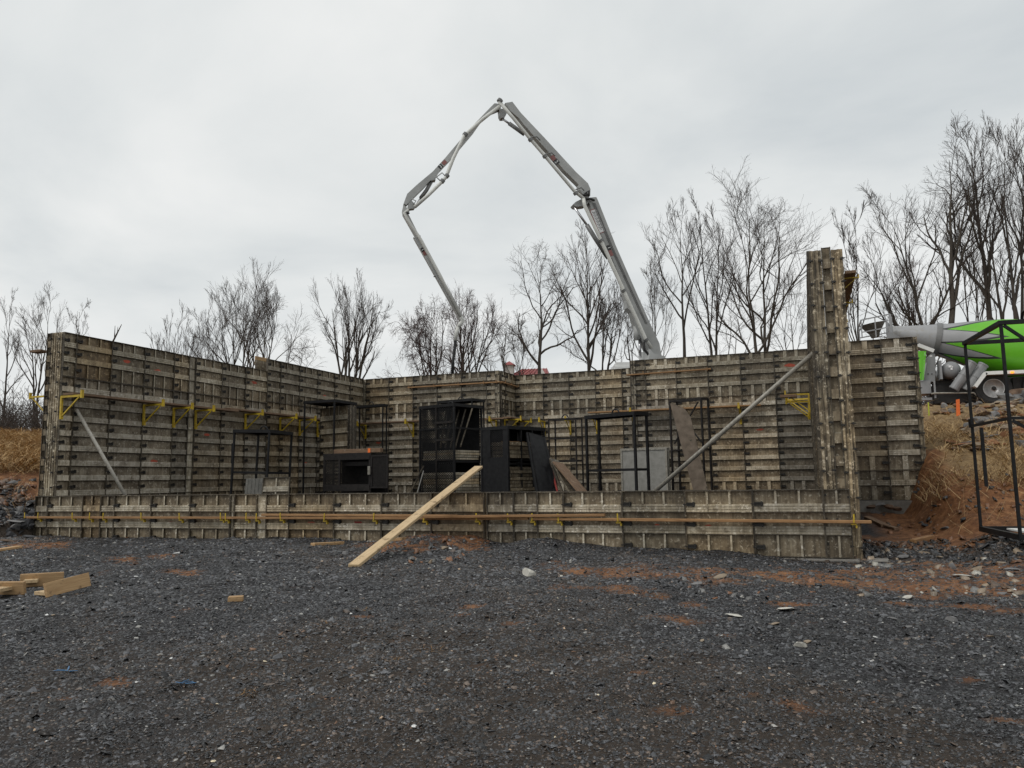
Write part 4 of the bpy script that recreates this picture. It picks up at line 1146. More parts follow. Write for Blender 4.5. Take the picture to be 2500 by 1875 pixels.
for i in range(5):
    P = Vector((-0.12 - 0.17 * i, sg * 0.35, 0))
    o = empty('loose_bar', rD.location, rD.rotation_euler.z, 'loose steel bar in the top of the tall mesh cage, %s from the right' % ORD[i], 'bar', 'loose bars in the mesh cage')
    MB().bar(P + Vector((0, 0, 1.33)), P + Vector((0.22 - 0.05 * i, sg * 0.2, zt - 0.1)), 0.035, 0.035).build('bar', M['rail'], o)
MB().box(-w + 0.05, -0.05, *sorted((sg * (d - 0.02), sg * (d - 0.012))), 0.1, zt * 0.97).build('blocking_back_sheet', M['black'], rD)  # added black sheet that darkens the cage inside, standing in for shade
MB().box(-w + 0.012, -w + 0.02, *sorted((sg * 0.05, sg * (d - 0.05))), 0.1, zt * 0.62).build('side_sheet', M['black'], rD)  # added as well, keeps the lower cage interior dark like shade
rD2 = rack('form_rack', 'black rack with a flat roof plate behind the tall mesh cage', 'rack', 1153, 9.0, 1071, 1182, 1.25, 972, leg=0.035)

# E black cage in front, with panels stored in its open right side
rE, w, d, sg, zt = rack('mesh_cage', 'low black cage right of the tall one, its right side open on stacked panels', 'cage', 1240, 4.2, 1177, 1328, 0.78, 1039, leg=0.05, mesh=('left', 'back'), eye=False, rails=())
MB().box(-w + 0.03, -0.03, -0.012 if sg > 0 else 0.006, -0.006 if sg > 0 else 0.012, 0.05, zt * 0.60).build('side_sheet', M['black'], rE)
MB().box(-0.13, -0.03, -0.02 if sg > 0 else 0.008, -0.008 if sg > 0 else 0.02, zt * 0.6, zt - 0.05).build('side_sheet', M['black'], rE)
MB().box(-w + 0.03, -w + 0.28, -0.02 if sg > 0 else 0.008, -0.008 if sg > 0 else 0.02, zt * 0.6, zt - 0.05).build('side_sheet', M['black'], rE)
for q in (0.35, 0.66): MB().box(-0.02, 0.02, *sorted((sg * d * q - 0.02, sg * d * q + 0.02)), 0.0, zt - 0.04).build('post', M['black'], rE)
for q in (0.04, 0.50, 0.55): MB().box(-w + 0.04, -0.04, *sorted((0.04 * sg, sg * (d - 0.04))), zt * q, zt * q + 0.04).build('shelf', M['black'], rE)
stacked(rE, 'bottom pile of form panels in the open side of the low black cage', w, d, sg, zt * 0.04 + 0.06, 'face', 9, 0.075, -0.012)
stacked(rE, 'top pile of form panels in the open side of the low black cage', w, d, sg, zt * 0.55 + 0.06, 'face', 4, 0.09, -0.012)
o = empty('timber_offcut', rE.location, rE.rotation_euler.z, 'two orange timber lengths lying on the panels in the low black cage', 'timber')
for i in range(2): MB().box(-0.05 - 0.11 * (i + 1), -0.05 - 0.11 * i - 0.01, *sorted((sg * 0.08, sg * (d * 0.62))), zt * 0.55 + 0.34 + 0.05 * i, zt * 0.55 + 0.385 + 0.05 * i).build('board', M['waler'], o)
MB().box(-w + 0.012, -w + 0.02, *sorted((sg * 0.05, sg * (d - 0.05))), 0.1, zt - 0.05).build('blocking_back_sheet', M['black'], rE)  # added black sheet standing in for the shade behind the stacked panels
MB().box(-w + 0.05, -0.05, *sorted((sg * (d - 0.02), sg * (d - 0.012))), 0.1, zt - 0.05).build('blocking_end_sheet', M['black'], rE)  # added black sheet, darkens the far end of the cage as shade would
# F mesh gate leaning on it
TL, TR, BR_, BL_ = aty(1286, 1057, 4.5), aty(1328, 1067, 4.9), aty(1356, 1196, 4.55), aty(1309, 1196, 4.2)
o = empty('mesh_gate', BL_, 0, 'black mesh gate leaning against the right side of the low black cage', 'gate')
q = [Vector(p) - Vector(BL_) for p in (BL_, BR_, TR, TL)]
ext = [(q[0] - q[3]) * 0.10, (q[1] - q[2]) * 0.10]; q[0] = q[0] + ext[0]; q[1] = q[1] + ext[1]
b = MB()
for i in range(4): b.bar(q[i], q[(i + 1) % 4], 0.045, 0.045)
b.bar((q[0] + q[3]) / 2, (q[1] + q[2]) / 2, 0.035, 0.035); b.build('frame', M['black'], o)
b = MB(); U = (q[1] - q[0]); Vv = (q[3] - q[0])
for k in range(1, 16):
    t_ = k / 16
    b.bar(q[0].lerp(q[1], t_), q[3].lerp(q[2], t_), 0.012, 0.012)
for k in range(1, 22):
    t_ = k / 22
    b.bar(q[0].lerp(q[3], t_), q[1].lerp(q[2], t_), 0.012, 0.012)
b.build('mesh_panel', M['rustblack'], o)
nrm = U.cross(Vv).normalized() * 0.02
b = MB().loft([q[0] + U * .05 + nrm, q[1] - U * .05 + nrm, q[2] - U * .08 + nrm, q[3] + U * .08 + nrm], [q[0] + U * .05 + nrm * 1.4, q[1] - U * .05 + nrm * 1.4, q[2] - U * .08 + nrm * 1.4, q[3] + U * .08 + nrm * 1.4])
b.build('backing_sheet', M['black'], o)

# G, H open racks, J rack with crossed braces
rack('form_rack', 'thin open rack with three shelves of bare rails, right of the black cages', 'rack', 1407, 8.2, 1341, 1422, 0.82, 1019, mat='rustblack', leg=0.032, rails=(1068, 1172), shelves=(1122,), top='frame', eye=True)
rH = rack('form_rack', 'sturdy black rack with wide roof plate in front of the grey steel case', 'rack', 1551, 4.3, 1433, 1581, 1.30, 1004, leg=0.047, shelves=(1143,))
rack('form_rack', 'black rack with crossed braces behind the leaning concrete-stained slab', 'rack', 1717, 8.0, 1640, 1734, 0.92, 970, mat='rustblack', leg=0.042, rails=(1096,), top='frame', eye=False, xbrace=((0.12, 0.55, 0.93, 0.96), (0.1, 0.96, 0.98, 0.55)))
# I grey steel case leaning
Fp, u, v, w, d = rack_plan(1627, 7.6, 1516, 1641, 1.15)
zt = aty(1627, 1093, 7.6)[2] - FLOOR; rot = math.atan2(-u[1], -u[0])
o = empty('steel_case', (Fp[0], Fp[1], FLOOR), rot, 'pale grey sheet steel case standing behind the sturdy rack', 'case')
b = MB().box(-w, 0, 0.0, 0.30, 0, zt); b.build('body', M['greysteel'], o)
b = MB()
b.box(-w - 0.012, 0.012, -0.02, -0.001, zt - 0.045, zt + 0.012); b.box(-w - 0.012, -w + 0.03, -0.02, -0.001, 0, zt - 0.046); b.box(-0.035, 0.012, -0.02, -0.001, 0, zt - 0.046)
b.build('lip', M['galv'], o)
MB().box(0.013, 0.04, 0.06, 0.09, 0.1, zt - 0.05).build('side_rail', M['galv'], o); MB().box(0.013, 0.06, 0.16, 0.19, zt * 0.62, zt * 0.78).build('hasp', M['rail'], o)
# K slab leaning to the left
A0, A1, A2, A3 = aty(1636, 985, 7.1), aty(1668, 996, 7.1), aty(1727, 1196, 6.9), aty(1692, 1196, 6.9)
o = empty('leaning_slab', A3, 0, 'long concrete-stained form board leaning diagonally in the crossed-brace rack', 'form board')
q = [Vector(p) - Vector(A3) for p in (A0, A1, A2, A3)]
q[2] = q[2] + (q[2] - q[1]) * 0.07; q[3] = q[3] + (q[3] - q[0]) * 0.07
c1_ = q[0].lerp(q[3], 0.0)
qq = [q[0], q[0].lerp(q[1], 0.45) + Vector((0.02, 0, 0.01)), q[1] + Vector((0.03, 0, -0.02)), q[1].lerp(q[2], 0.12) + Vector((0.10, 0, 0.02)), q[2], q[3]]
mslab = simple('stained_slab', (0.085, 0.062, 0.042), (0.20, 0.155, 0.115), 6, 0.7, 0, spots=(5, 0.60, (0.035, 0.034, 0.018)))
MB().loft(qq, [p + Vector((0.0, 0.06, 0)) for p in qq]).build('board', mslab, o)
# L fan of dark boards slumped right of the gate
for i, (p0, p1, wv, mt_, lb_) in enumerate([((1362, 1130), (1425, 1205), .30, 'oldplank', 'dark wide board slumped lowest in the fan right of the mesh gate'),
                                          ((1352, 1122), (1400, 1205), .24, 'rail', 'middle dark board in the slumped fan right of the mesh gate'),
                                          ((1340, 1116), (1375, 1206), .05, 'rail', 'thin brown bar leaning against the mesh gate'),
                                          ((1345, 1135), (1362, 1206), .03, 'darkred', 'thin red bar at the foot of the mesh gate')]):
    a = Vector(aty(*p0, 4.55 + .12 * i)); c_ = Vector(aty(*p1, 4.0 + .12 * i)); c_ = c_ + (c_ - a) * 0.12
    plank('leaning_board' if i < 2 else 'steel_bar', a, c_, wv, 0.04, M[mt_], lb_, 'board' if i < 2 else 'bar', up=(0.55, -0.2, 0.75))
# M plates leaning on the tall cage
for i, (pt, pb, lb_) in enumerate([((1034, 1138), (1001, 1206), 'dark plate leaning against the left foot of the tall mesh cage'), ((1034, 1150), (1018, 1206), 'second grey plate leaning against the left foot of the tall mesh cage')]):
    a = Vector(aty(*pt, 5.3)); c_ = Vector(aty(*pb, 5.2)); c_ = c_ + (c_ - a) * 0.2
    plank('leaning_plate', a, c_, 0.34, 0.02, M['greysteel' if i else 'rail'], lb_, 'plate', up=(-0.75, -0.35, 0.5))

# ------------------------------------------------------------------ rack standing outside at the right edge of the yard
GL, GF = atz(2395, 1291, 0.33), atz(2492, 1318, 0.30)
wB = float(np.hypot(*(GF - GL)[:2])); rot = math.atan2(GF[1] - GL[1], GF[0] - GL[0])
hB = aty(2459, 782, GF[1])[2] - GF[2]; hL = aty(2362, 800, GL[1])[2] - GL[2]
o = empty('form_rack', (GF[0], GF[1], GF[2]), rot, 'tall black rack with an open top frame on the gravel mound at the right edge', 'rack')
dB_ = 1.15
mt = M['black']
for (x, y, hh_) in ((0, 0, hB), (-wB, 0, hB), (0, dB_, hB), (-wB, dB_, hB)):
    MB().box(x - 0.017, x + 0.017, y - 0.017, y + 0.017, 0, hh_ - 0.03).build('leg', mt, o)
b = MB(); b.box(-wB - 0.03, 0.03, -0.03, 0.03, hB - 0.05, hB); b.box(-wB - 0.03, 0.03, dB_ - 0.03, dB_ + 0.03, hB - 0.05, hB); b.box(-0.03, 0.03, 0.0305, dB_ - 0.0305, hB - 0.05, hB); b.box(-wB - 0.03, -wB + 0.03, 0.0305, dB_ - 0.0305, hB - 0.05, hB)
b.build('top_frame', mt, o)
zr1 = aty(2376, 1040, GL[1])[2] - GF[2]
b = MB(); b.bar((-wB, 0, zr1), (0, 0, zr1), 0.03, 0.035); b.bar((0, 0, zr1), (0, dB_, zr1), 0.03, 0.035); b.bar((-wB, dB_, zr1), (0, dB_, zr1), 0.03, 0.035); b.build('rail', mt, o)
b = MB(); b.bar((-wB, 0, 0.03), (0, 0, 0.03), 0.05, 0.07); b.bar((0, 0, 0.03), (0, dB_, 0.03), 0.05, 0.07); b.bar((-wB, dB_, 0.03), (0, dB_, 0.03), 0.05, 0.07); b.bar((-wB, 0, 0.03), (-wB, dB_, 0.03), 0.05, 0.07); b.build('base_frame', mt, o)
MB().bar((0.0, 0.03, hB - 0.06), (0.0, dB_ - 0.03, zr1 + 0.2), 0.035, 0.035).build('brace', mt, o)
MB().bar((0.0, 0.03, zr1 - 0.03), (0.0, dB_ - 0.03, zr1 - 0.75), 0.035, 0.035).build('brace', mt, o)
eye_loop(o, -0.06, dB_ * 0.25, hB - 0.004, mt, 0.11)
MB().box(-wB - 0.055, -wB - 0.02, -0.03, 0.03, zr1 - 0.02, zr1 + 0.10).build('latch_block', mt, o)
MB().bar((-wB + 0.05, 0.10, zr1 - 0.03), (-wB + 0.05, 0.10, zr1 - 0.85), 0.035, 0.04).build('hanging_bar', mt, o)
tag(MB().box(-0.75, -0.03, 0.08, dB_ - 0.08, 0, 0.02).build('white_sheet', M['white'], None, (GF[0], GF[1], GF[2] + 0.072), (0, 0, rot)), 'white sheet lying in the foot of the rack at the right edge', 'sheet')
# ------------------------------------------------------------------ concrete pump with its folding boom
M['boom'] = simple('boom_paint', (0.27, 0.275, 0.268), (0.40, 0.405, 0.395), 1.6, 0.45, 0.0, obj=False, spots=(3.0, 0.66, (0.30, 0.30, 0.29)))
M['pipe'] = simple('pipe_paint', (0.50, 0.50, 0.47), (0.64, 0.64, 0.60), 3, 0.45, 0.0, obj=False)
M['cyl'] = simple('cylinder_paint', (0.13, 0.13, 0.13), (0.20, 0.20, 0.195), 3, 0.4, 0.1, obj=False)
M['chrome'] = simple('chrome_rod', (0.45, 0.45, 0.46), (0.6, 0.6, 0.62), 3, 0.2, 0.8)
M['rubber'] = simple('black_rubber', (0.010, 0.010, 0.010), (0.026, 0.025, 0.024), 12, 0.7)
M['truckwhite'] = simple('white_truck_paint', (0.70, 0.70, 0.68), (0.80, 0.80, 0.78), 3, 0.35)
M['glass'] = simple('dark_glass', (0.02, 0.022, 0.025), (0.04, 0.042, 0.045), 2, 0.08)
BASE = atdepth(1598, 860, 27.5); TIP = aty(1118, 785, 12.05)
bdir = np.array([TIP[0] - BASE[0], TIP[1] - BASE[1], 0.0]); bdir /= np.linalg.norm(bdir)
BN = np.array([-bdir[1], bdir[0], 0.0])
if BN @ (CAM_LOC - BASE) < 0: BN = -BN           # towards the camera
ORG = Vector((BASE[0], BASE[1], float(terr(BASE[0], BASE[1]))))
def bp(px, py, off=0.0):
    return Vector(atplane(px, py, BASE + BN * off, BN)) - ORG
def za(x, y): return 950 + x / 3.13, 230 + y / 3.13
def zb_(x, y): return 1375 + x / 3.687, 450 + y / 3.687
def zc_(x, y): return 740 + x / 4.424, 560 + y / 4.424
pump = empty('concrete_pump', ORG, 0, 'grey folding boom of a concrete pump truck arching high over the formwork', 'concrete pump')
def section(name, pts, half, mat='boom', parent=pump, off=0.0):
    A = [bp(x, y, off) for x, y in pts]; N = Vector(BN) * half
    # outline at its true distance, given its real thickness
    return MB().loft([p + N for p in A], [p - N for p in A]).build(name, M[mat], parent)
def ptube(name, pts, r, mat='pipe', off=0.3, parent=pump, n=8, rad=None):
    return MB().tube([bp(x, y, off) for x, y in pts], r if rad is None else rad, n).build(name, M[mat], parent, smooth=True)
s1 = [zb_(*p) for p in [(205, 135), (285, 128), (302, 165), (462, 570), (642, 980), (762, 1250), (850, 1440), (872, 1565), (770, 1565), (735, 1500), (690, 1395), (640, 1290), (598, 1160), (562, 1120), (556, 1050), (520, 900), (400, 640), (335, 480), (240, 235)]]
s2 = [za(*p) for p in [(880, 80), (935, 70), (1000, 155), (1180, 345), (1420, 605), (1510, 690), (1530, 735), (1528, 785), (1500, 792), (1470, 775), (1445, 738), (1440, 700), (1330, 592), (1200, 440), (1085, 315), (1020, 240), (985, 195), (920, 140)]]
s3 = [za(*p) for p in [(850, 85), (800, 80), (770, 110), (640, 245), (560, 335), (430, 490), (330, 600), (210, 700), (135, 770), (108, 845), (130, 855), (180, 800), (260, 722), (310, 668), (352, 665), (350, 640), (385, 590), (460, 512), (530, 430), (640, 300), (700, 215), (780, 150), (848, 122)]]
s4 = [za(*p) for p in [(108, 850), (98, 895), (104, 925), (210, 1112)]] + [zc_(*p) for p in [(1190, 90), (1420, 500), (1560, 750), (1690, 985), (1735, 962), (1600, 705), (1470, 480), (1265, 85), (1225, 25)]] + [za(*p) for p in [(152, 935), (130, 905), (135, 875)]]
for i, (nm, pts, hf) in enumerate([('boom_section', s1, 0.16), ('boom_section', s2, 0.13), ('boom_section', s3, 0.11), ('boom_section', s4, 0.09)]):
    section(nm, pts, hf)
# edge strips (the darker, ribbed outer flange)
for pts, off in [([(302, 165), (462, 570), (642, 980), (762, 1250)], 0.0)]:
    a = [zb_(x, y) for x, y in pts]
    for k, dx in enumerate((-4.5, -7.5, -10.5)):
        MB().tube([bp(x + dx * (1 - 0.15 * i), y + 0.6, 0.168) for i, (x, y) in enumerate(a)], 0.016, 5).build('flange_rib', M['cyl'], pump)
# delivery pipe
ptube('delivery_pipe', [zb_(*p) for p in [(795, 1475), (742, 1392), (540, 945), (335, 492), (192, 190), (182, 130)]], 0.066, off=0.36)
ptube('delivery_pipe', [za(*p) for p in [(1490, 800), (1420, 745), (1185, 465), (1075, 338), (955, 190), (840, 55)]], 0.062, off=0.33)
ptube('delivery_pipe', [za(*p) for p in [(845, 92), (715, 190), (575, 315), (548, 372), (490, 490), (435, 632), (400, 672), (300, 770), (195, 862)]], 0.060, off=0.28)
ptube('delivery_pipe', [za(*p) for p in [(150, 885), (118, 905), (150, 975), (240, 1110)]] + [zc_(*p) for p in [(1275, 120), (1480, 500), (1700, 945)]], 0.056, off=0.20)
b = MB()
for (x, y), of, r in [(zb_(335, 495), .36, .095), (zb_(540, 945), .36, .095), (zb_(740, 1390), .36, .095), (za(1075, 338), .33, .09), (za(1185, 465), .33, .09), (za(1420, 748), .33, .09), (za(575, 315), .28, .085), (za(435, 632), .28, .085), (za(400, 672), .28, .085), (za(840, 58), .33, .10)]:
    P = bp(x, y, of); Q = bp(x + 4.5, y + 6.5 if x > 1220 else y - 5.5, of)
    b = MB().tube([P, P + (Q - P).normalized() * 0.10], [r, r], 10); b.build('pipe_coupling', M['cyl'], pump)
# cylinders and levers
ptube('hydraulic_cylinder', [zb_(*p) for p in [(212, 365), (300, 505), (405, 665)]], 0.085, 'cyl', 0.1)
ptube('cylinder_rod', [zb_(*p) for p in [(103, 212), (214, 368)]], 0.045, 'chrome', 0.1)
section('boom_lever', [zb_(*p) for p in [(78, 192), (100, 172), (178, 133), (218, 128), (215, 180), (190, 205), (115, 216), (92, 210)]], 0.17)
ptube('hydraulic_cylinder', [za(*p) for p in [(915, 222), (980, 268), (1035, 308)]], 0.075, 'cyl', 0.05)
ptube('cylinder_rod', [za(*p) for p in [(868, 190), (918, 225)]], 0.04, 'chrome', 0.05)
section('boom_lever', [za(*p) for p in [(835, 122), (840, 172), (850, 192), (875, 192), (900, 145), (890, 125)]], 0.13)
ptube('hydraulic_cylinder', [za(*p) for p in [(322, 668), (285, 735), (240, 795)]], 0.065, 'cyl', 0.0)
ptube('cylinder_rod', [za(*p) for p in [(242, 793), (205, 850)]], 0.035, 'chrome', 0.0)
section('boom_lever', [za(*p) for p in [(150, 820), (165, 815), (205, 858), (190, 880), (135, 886), (140, 868)]], 0.10)
ptube('hydraulic_cylinder', [zb_(*p) for p in [(662, 1280), (672, 1400)]], 0.14, 'boom', 0.0)
ptube('cylinder_rod', [zb_(*p) for p in [(688, 1395), (692, 1560)]], 0.055, 'chrome', 0.0)
for pts in ([(1085, 327), (1130, 325), (1155, 352)], [(1200, 457), (1243, 447), (1268, 472)], [(1410, 735), (1468, 713), (1490, 737)]):
    ptube('pipe_stay', [za(*p) for p in pts], 0.022, 'cyl', 0.3, n=6)
for pts in ([(352, 640), (405, 600), (438, 635)], [(360, 632), (398, 668)], [(170, 800), (205, 815), (185, 845)]):
    ptube('pipe_stay', [za(*p) for p in pts], 0.020, 'boom', 0.2, n=6)
for pts in ([(1250, 72), (1268, 72)], [(1410, 512), (1430, 505)], [(1480, 515), (1500, 512)]):
    ptube('pipe_stay', [zc_(*p) for p in pts], 0.022, 'cyl', 0.15, n=6)
# base joint, black hose and turret
ptube('hydraulic_hose', [zb_(*p) for p in [(722, 1420), (732, 1490), (765, 1530), (868, 1552)]], 0.05, 'rubber', 0.30)
section('turret', [zb_(*p) for p in [(735, 1500), (770, 1540), (872, 1565), (880, 1700), (885, 2400), (710, 2400), (712, 1700)]], 0.45, 'boom', off=-0.03)
for pts in ([(1470, 775), (1530, 765)], [(140, 900), (150, 915)]):
    ptube('hydraulic_hose', [za(*p) for p in pts], 0.045, 'rubber', 0.25)
ptube('hydraulic_hose', [za(*p) for p in [(1475, 778), (1510, 750), (1528, 735), (1525, 780)]], 0.03, 'rubber', 0.26, n=6)
ptube('hydraulic_hose', [za(*p) for p in [(1500, 800), (1540, 800), (1570, 812)]], 0.04, 'rubber', 0.26, n=6)
# lettering and number plates on the boom
def text_mesh(txt, size):
    cu = bpy.data.curves.new('t', 'FONT'); cu.body = txt; cu.size = size; cu.align_x = 'CENTER'; cu.align_y = 'CENTER'; cu.extrude = 0.002
    ob = bpy.data.objects.new('t', cu); COL.objects.link(ob); dg = bpy.context.evaluated_depsgraph_get()
    me = bpy.data.meshes.new_from_object(ob.evaluated_get(dg)); bpy.data.objects.remove(ob); bpy.data.curves.remove(cu)
    return me
M['plate_black'] = simple('black_plate', (0.012, 0.012, 0.012), (0.02, 0.02, 0.02), 5, 0.5)
M['letter_white'] = simple('white_lettering', (0.7, 0.7, 0.7), (0.75, 0.75, 0.75), 5, 0.6)
M['letter_black'] = simple('black_lettering', (0.02, 0.02, 0.02), (0.03, 0.03, 0.03), 5, 0.6)
M['labelred'] = simple('red_label', (0.19, 0.075, 0.07), (0.27, 0.11, 0.10), 30, 0.6)
def boom_frame(px, py, qx, qy, off):
    P, Q = bp(px, py, off), bp(qx, qy, off); x = (Q - P).normalized(); z = Vector(BN); y = z.cross(x)
    return Matrix.Translation(P) @ Matrix((x, y, z)).transposed().to_4x4()
def plate(px, py, qx, qy, w, h, mat, txt=None, off=0.164, tmat='letter_white', ts=0.2, name='number_plate'):
    o = MB().box(-w / 2, w / 2, -h / 2, h / 2, 0, 0.004).build(name, M[mat], pump); o.matrix_local = boom_frame(px, py, qx, qy, off)
    if txt:
        me = text_mesh(txt, ts); me.materials.append(M[tmat]); t = put('lettering', me, o, (0, 0, 0.007))
A = lambda x, y: zb_(x, y)
x0, y0 = zb_(415, 570); plate(x0, y0, x0 + 4.5, y0 + 11, 0.20, 0.20, 'plate_black', '1', ts=.2)
x0, y0 = zb_(432, 617); plate(x0, y0, x0 + 4.5, y0 + 11, 0.22, 0.16, 'labelred', None, name='label')
x0, y0 = za(1278, 517); plate(x0, y0, x0 + 6, y0 + 7, 0.18, 0.20, 'plate_black', '2', off=.134, ts=.2)
x0, y0 = za(1256, 490); plate(x0, y0, x0 + 6, y0 + 7, 0.22, 0.16, 'labelred', None, off=.134, name='label')
x0, y0 = za(393, 552); plate(x0, y0, x0 + 7, y0 - 7, 0.15, 0.15, 'plate_black', '3', off=.114, ts=.16)
x0, y0 = za(422, 522); plate(x0, y0, x0 + 7, y0 - 7, 0.17, 0.13, 'labelred', None, off=.114, name='label')
x0, y0 = za(255, 1188); plate(x0, y0, x0 + 5, y0 + 9, 0.14, 0.11, 'plate_black', '4', off=.094, ts=.12)
x0, y0 = za(268, 1210); plate(x0, y0, x0 + 5, y0 + 9, 0.20, 0.11, 'labelred', None, off=.094, name='label')
# company panel near the top of the first section (red frame, black script that cannot be read)
x0, y0 = zb_(310, 330)
o = MB().box(-0.46, 0.46, -0.135, 0.135, 0, 0.003).build('company_panel', M['labelred'], pump); o.matrix_local = boom_frame(x0, y0, x0 + 4.6, y0 + 11, 0.164)
MB().box(-0.43, 0.43, -0.105, 0.105, 0.0035, 0.006).build('panel_field', M['letter_white'], o)
b = MB(); xx = -0.36
for i in range(6):
    b.tube([(xx, -0.07, 0.008), (xx + 0.03, 0.07, 0.008), (xx + 0.06, -0.05, 0.008), (xx + 0.10, 0.03, 0.008)], 0.008, 4); xx += 0.118
b.build('script', M['letter_black'], o)
for i in range(16):
    x0, y0 = zb_(428 + 5.6 * i, 672 + 13.6 * i); MBx = MB().box(-0.035, 0.035, -0.05, 0.05, 0, 0.003).build('side_letter', M['letter_black'], pump); MBx.matrix_local = boom_frame(x0, y0, x0 + 4.5, y0 + 11, 0.164)
# end elbow and rubber hose hanging into the back wall
ptube('end_elbow', [zc_(*p) for p in [(1700, 945), (1722, 985), (1700, 1020), (1675, 1055)]], 0.075, 'pipe', 0.05)
ptube('end_hose', [zc_(*p) for p in [(1675, 1055), (1655, 1120), (1645, 1200), (1636, 1300), (1620, 1420), (1612, 1560)]], 0.052, 'rubber', 0.05)
ptube('hose_band', [zc_(*p) for p in [(1675, 1055), (1655, 1120), (1646, 1205)]], 0.066, 'pipe', 0.05)
# truck under the boom (most of it hidden by the back wall)
tv = Vector(bdir)
o = pump
rotb = math.atan2(bdir[1], bdir[0])
Lm = Matrix.Rotation(rotb, 4, 'Z')
def pbox(name, x0, x1, y0, y1, z0, z1, mat):
    q = MB().box(x0, x1, y0, y1, z0, z1).build(name, M[mat], pump); q.matrix_local = Lm @ q.matrix_local; return q
PC = atdepth(1548, 893, 28.3); zroof = PC[2] - ORG.z - 0.02
hd = Vector((FWD[1], -FWD[0], 0)); rotb = math.atan2(-hd.y, -hd.x)      # truck heads left, across the view
Lm = Matrix.Translation(Vector((PC[0] - ORG.x, PC[1] - ORG.y, 0))) @ Matrix.Rotation(rotb, 4, 'Z')
def pbox(name, x0, x1, y0, y1, z0, z1, mat):
    q = MB().box(x0, x1, y0, y1, z0, z1).build(name, M[mat], pump); q.matrix_local = Lm @ q.matrix_local; return q
pbox('chassis', -8.0, 0.4, -0.5, 0.5, 0.75, 1.05, 'rubber')
cab_b = MB(); cab_b.box(-0.9, 0.88, -1.15, 1.15, 0.7, zroof - 0.16); cab_b.box(-0.8, 0.80, -1.08, 1.08, zroof - 0.1595, zroof)
cb_ = cab_b.build('cab', M['truckwhite'], pump); cb_.matrix_local = Lm
pbox('windscreen', 0.882, 0.90, -1.0, 1.0, zroof - 0.95, zroof - 0.25, 'glass')
pbox('roof_rail', -0.7, 0.45, 0.85, 0.89, zroof + 0.0005, zroof + 0.08, 'truckwhite')
pbox('hopper', -8.6, -7.4, -0.9, 0.9, 0.7, 1.6, 'cyl')
for wx in (-6.6, -5.3, -0.2):
    for sy in (-1.0, 1.0):
        q = MB().lathe([(-0.16, 0.30), (-0.16, 0.50), (0.16, 0.50), (0.16, 0.30)], 20, axis='y').build('wheel', M['rubber'], pump); q.matrix_local = Lm @ Matrix.Translation((wx, sy, 0.50))

# ------------------------------------------------------------------ mixer truck
TY = 17.7
T0 = aty(2427, 975, TY); T0[2] = float(terr(T0[0], T0[1])) + 0.0
zg = aty(2427, 989, TY)[2]
T0[2] = zg
mix = empty('mixer_truck', T0, 0, 'concrete mixer truck with bright green and grey drum parked on the bank', 'mixer truck')
def tp(px, py, dy=0.0):
    return Vector(aty(px, py, TY + dy) - T0)
M['mixgrey'] = simple('mixer_grey', (0.21, 0.213, 0.217), (0.29, 0.294, 0.30), 2.5, 0.4, spots=(8, 0.66, (0.24, 0.22, 0.20)))
M['mixgreen'] = simple('mixer_green', (0.13, 0.50, 0.015), (0.17, 0.58, 0.025), 2, 0.38)
M['dark'] = simple('dark_underframe', (0.010, 0.010, 0.010), (0.03, 0.028, 0.026), 6, 0.7)
M['alloy'] = simple('wheel_alloy', (0.42, 0.42, 0.42), (0.62, 0.62, 0.61), 9, 0.35, 0.5, spots=(14, 0.6, (0.25, 0.22, 0.19)))
m, n, l, b = nodes_of('drum_paint')
v = opos(n); sp = n.new('ShaderNodeSeparateXYZ'); l.new(v, sp.inputs[0])
neg = n.new('ShaderNodeMath'); neg.operation = 'MULTIPLY'; neg.inputs[1].default_value = -1; l.new(sp.outputs['Y'], neg.inputs[0])
at2 = n.new('ShaderNodeMath'); at2.operation = 'ARCTAN2'; l.new(sp.outputs['Z'], at2.inputs[0]); l.new(neg.outputs[0], at2.inputs[1])
mr = n.new('ShaderNodeMapRange'); mr.inputs['From Min'].default_value = -math.pi; mr.inputs['From Max'].default_value = math.pi; l.new(at2.outputs[0], mr.inputs['Value'])
zig = [(-180, 2.6), (-150, 3.4), (-130, 1.65), (-90, 3.2), (-62, 1.66), (-31, 3.38), (-18, 1.64), (14, 3.45), (32, 1.64), (76, 3.3), (112, 1.65), (150, 3.4), (180, 2.6)]
rz = ramp(n, [((d + 180) / 360.0, (t / 5.0,) * 3) for d, t in zig]); l.new(mr.outputs[0], rz.inputs[0])
sb = n.new('ShaderNodeMath'); sb.operation = 'MULTIPLY'; sb.inputs[1].default_value = 5.0; l.new(rz.outputs[0], sb.inputs[0])
df = n.new('ShaderNodeMath'); df.operation = 'SUBTRACT'; l.new(sp.outputs['X'], df.inputs[0]); l.new(sb.outputs[0], df.inputs[1])
st = n.new('ShaderNodeMath'); st.operation = 'GREATER_THAN'; st.inputs[1].default_value = 0; l.new(df.outputs[0], st.inputs[0])
ab = n.new('ShaderNodeMath'); ab.operation = 'ABSOLUTE'; l.new(df.outputs[0], ab.inputs[0])
ln = n.new('ShaderNodeMath'); ln.operation = 'LESS_THAN'; ln.inputs[1].default_value = 0.13; l.new(ab.outputs[0], ln.inputs[0])
tn = noise(n, l, v, 1.6, 5, 0.6); rg = ramp(n, [(0.3, (0.25, 0.252, 0.257)), (0.7, (0.32, 0.323, 0.33))]); l.new(tn.outputs['Fac'], rg.inputs[0])
rgr = ramp(n, [(0.3, (0.105, 0.40, 0.012)), (0.7, (0.145, 0.47, 0.02))]); l.new(tn.outputs['Fac'], rgr.inputs[0])
c1 = mixc(n, l, st.outputs[0], rg.outputs[0], rgr.outputs[0]); c2 = mixc(n, l, ln.outputs[0], c1.outputs[0], (0.03, 0.034, 0.03))
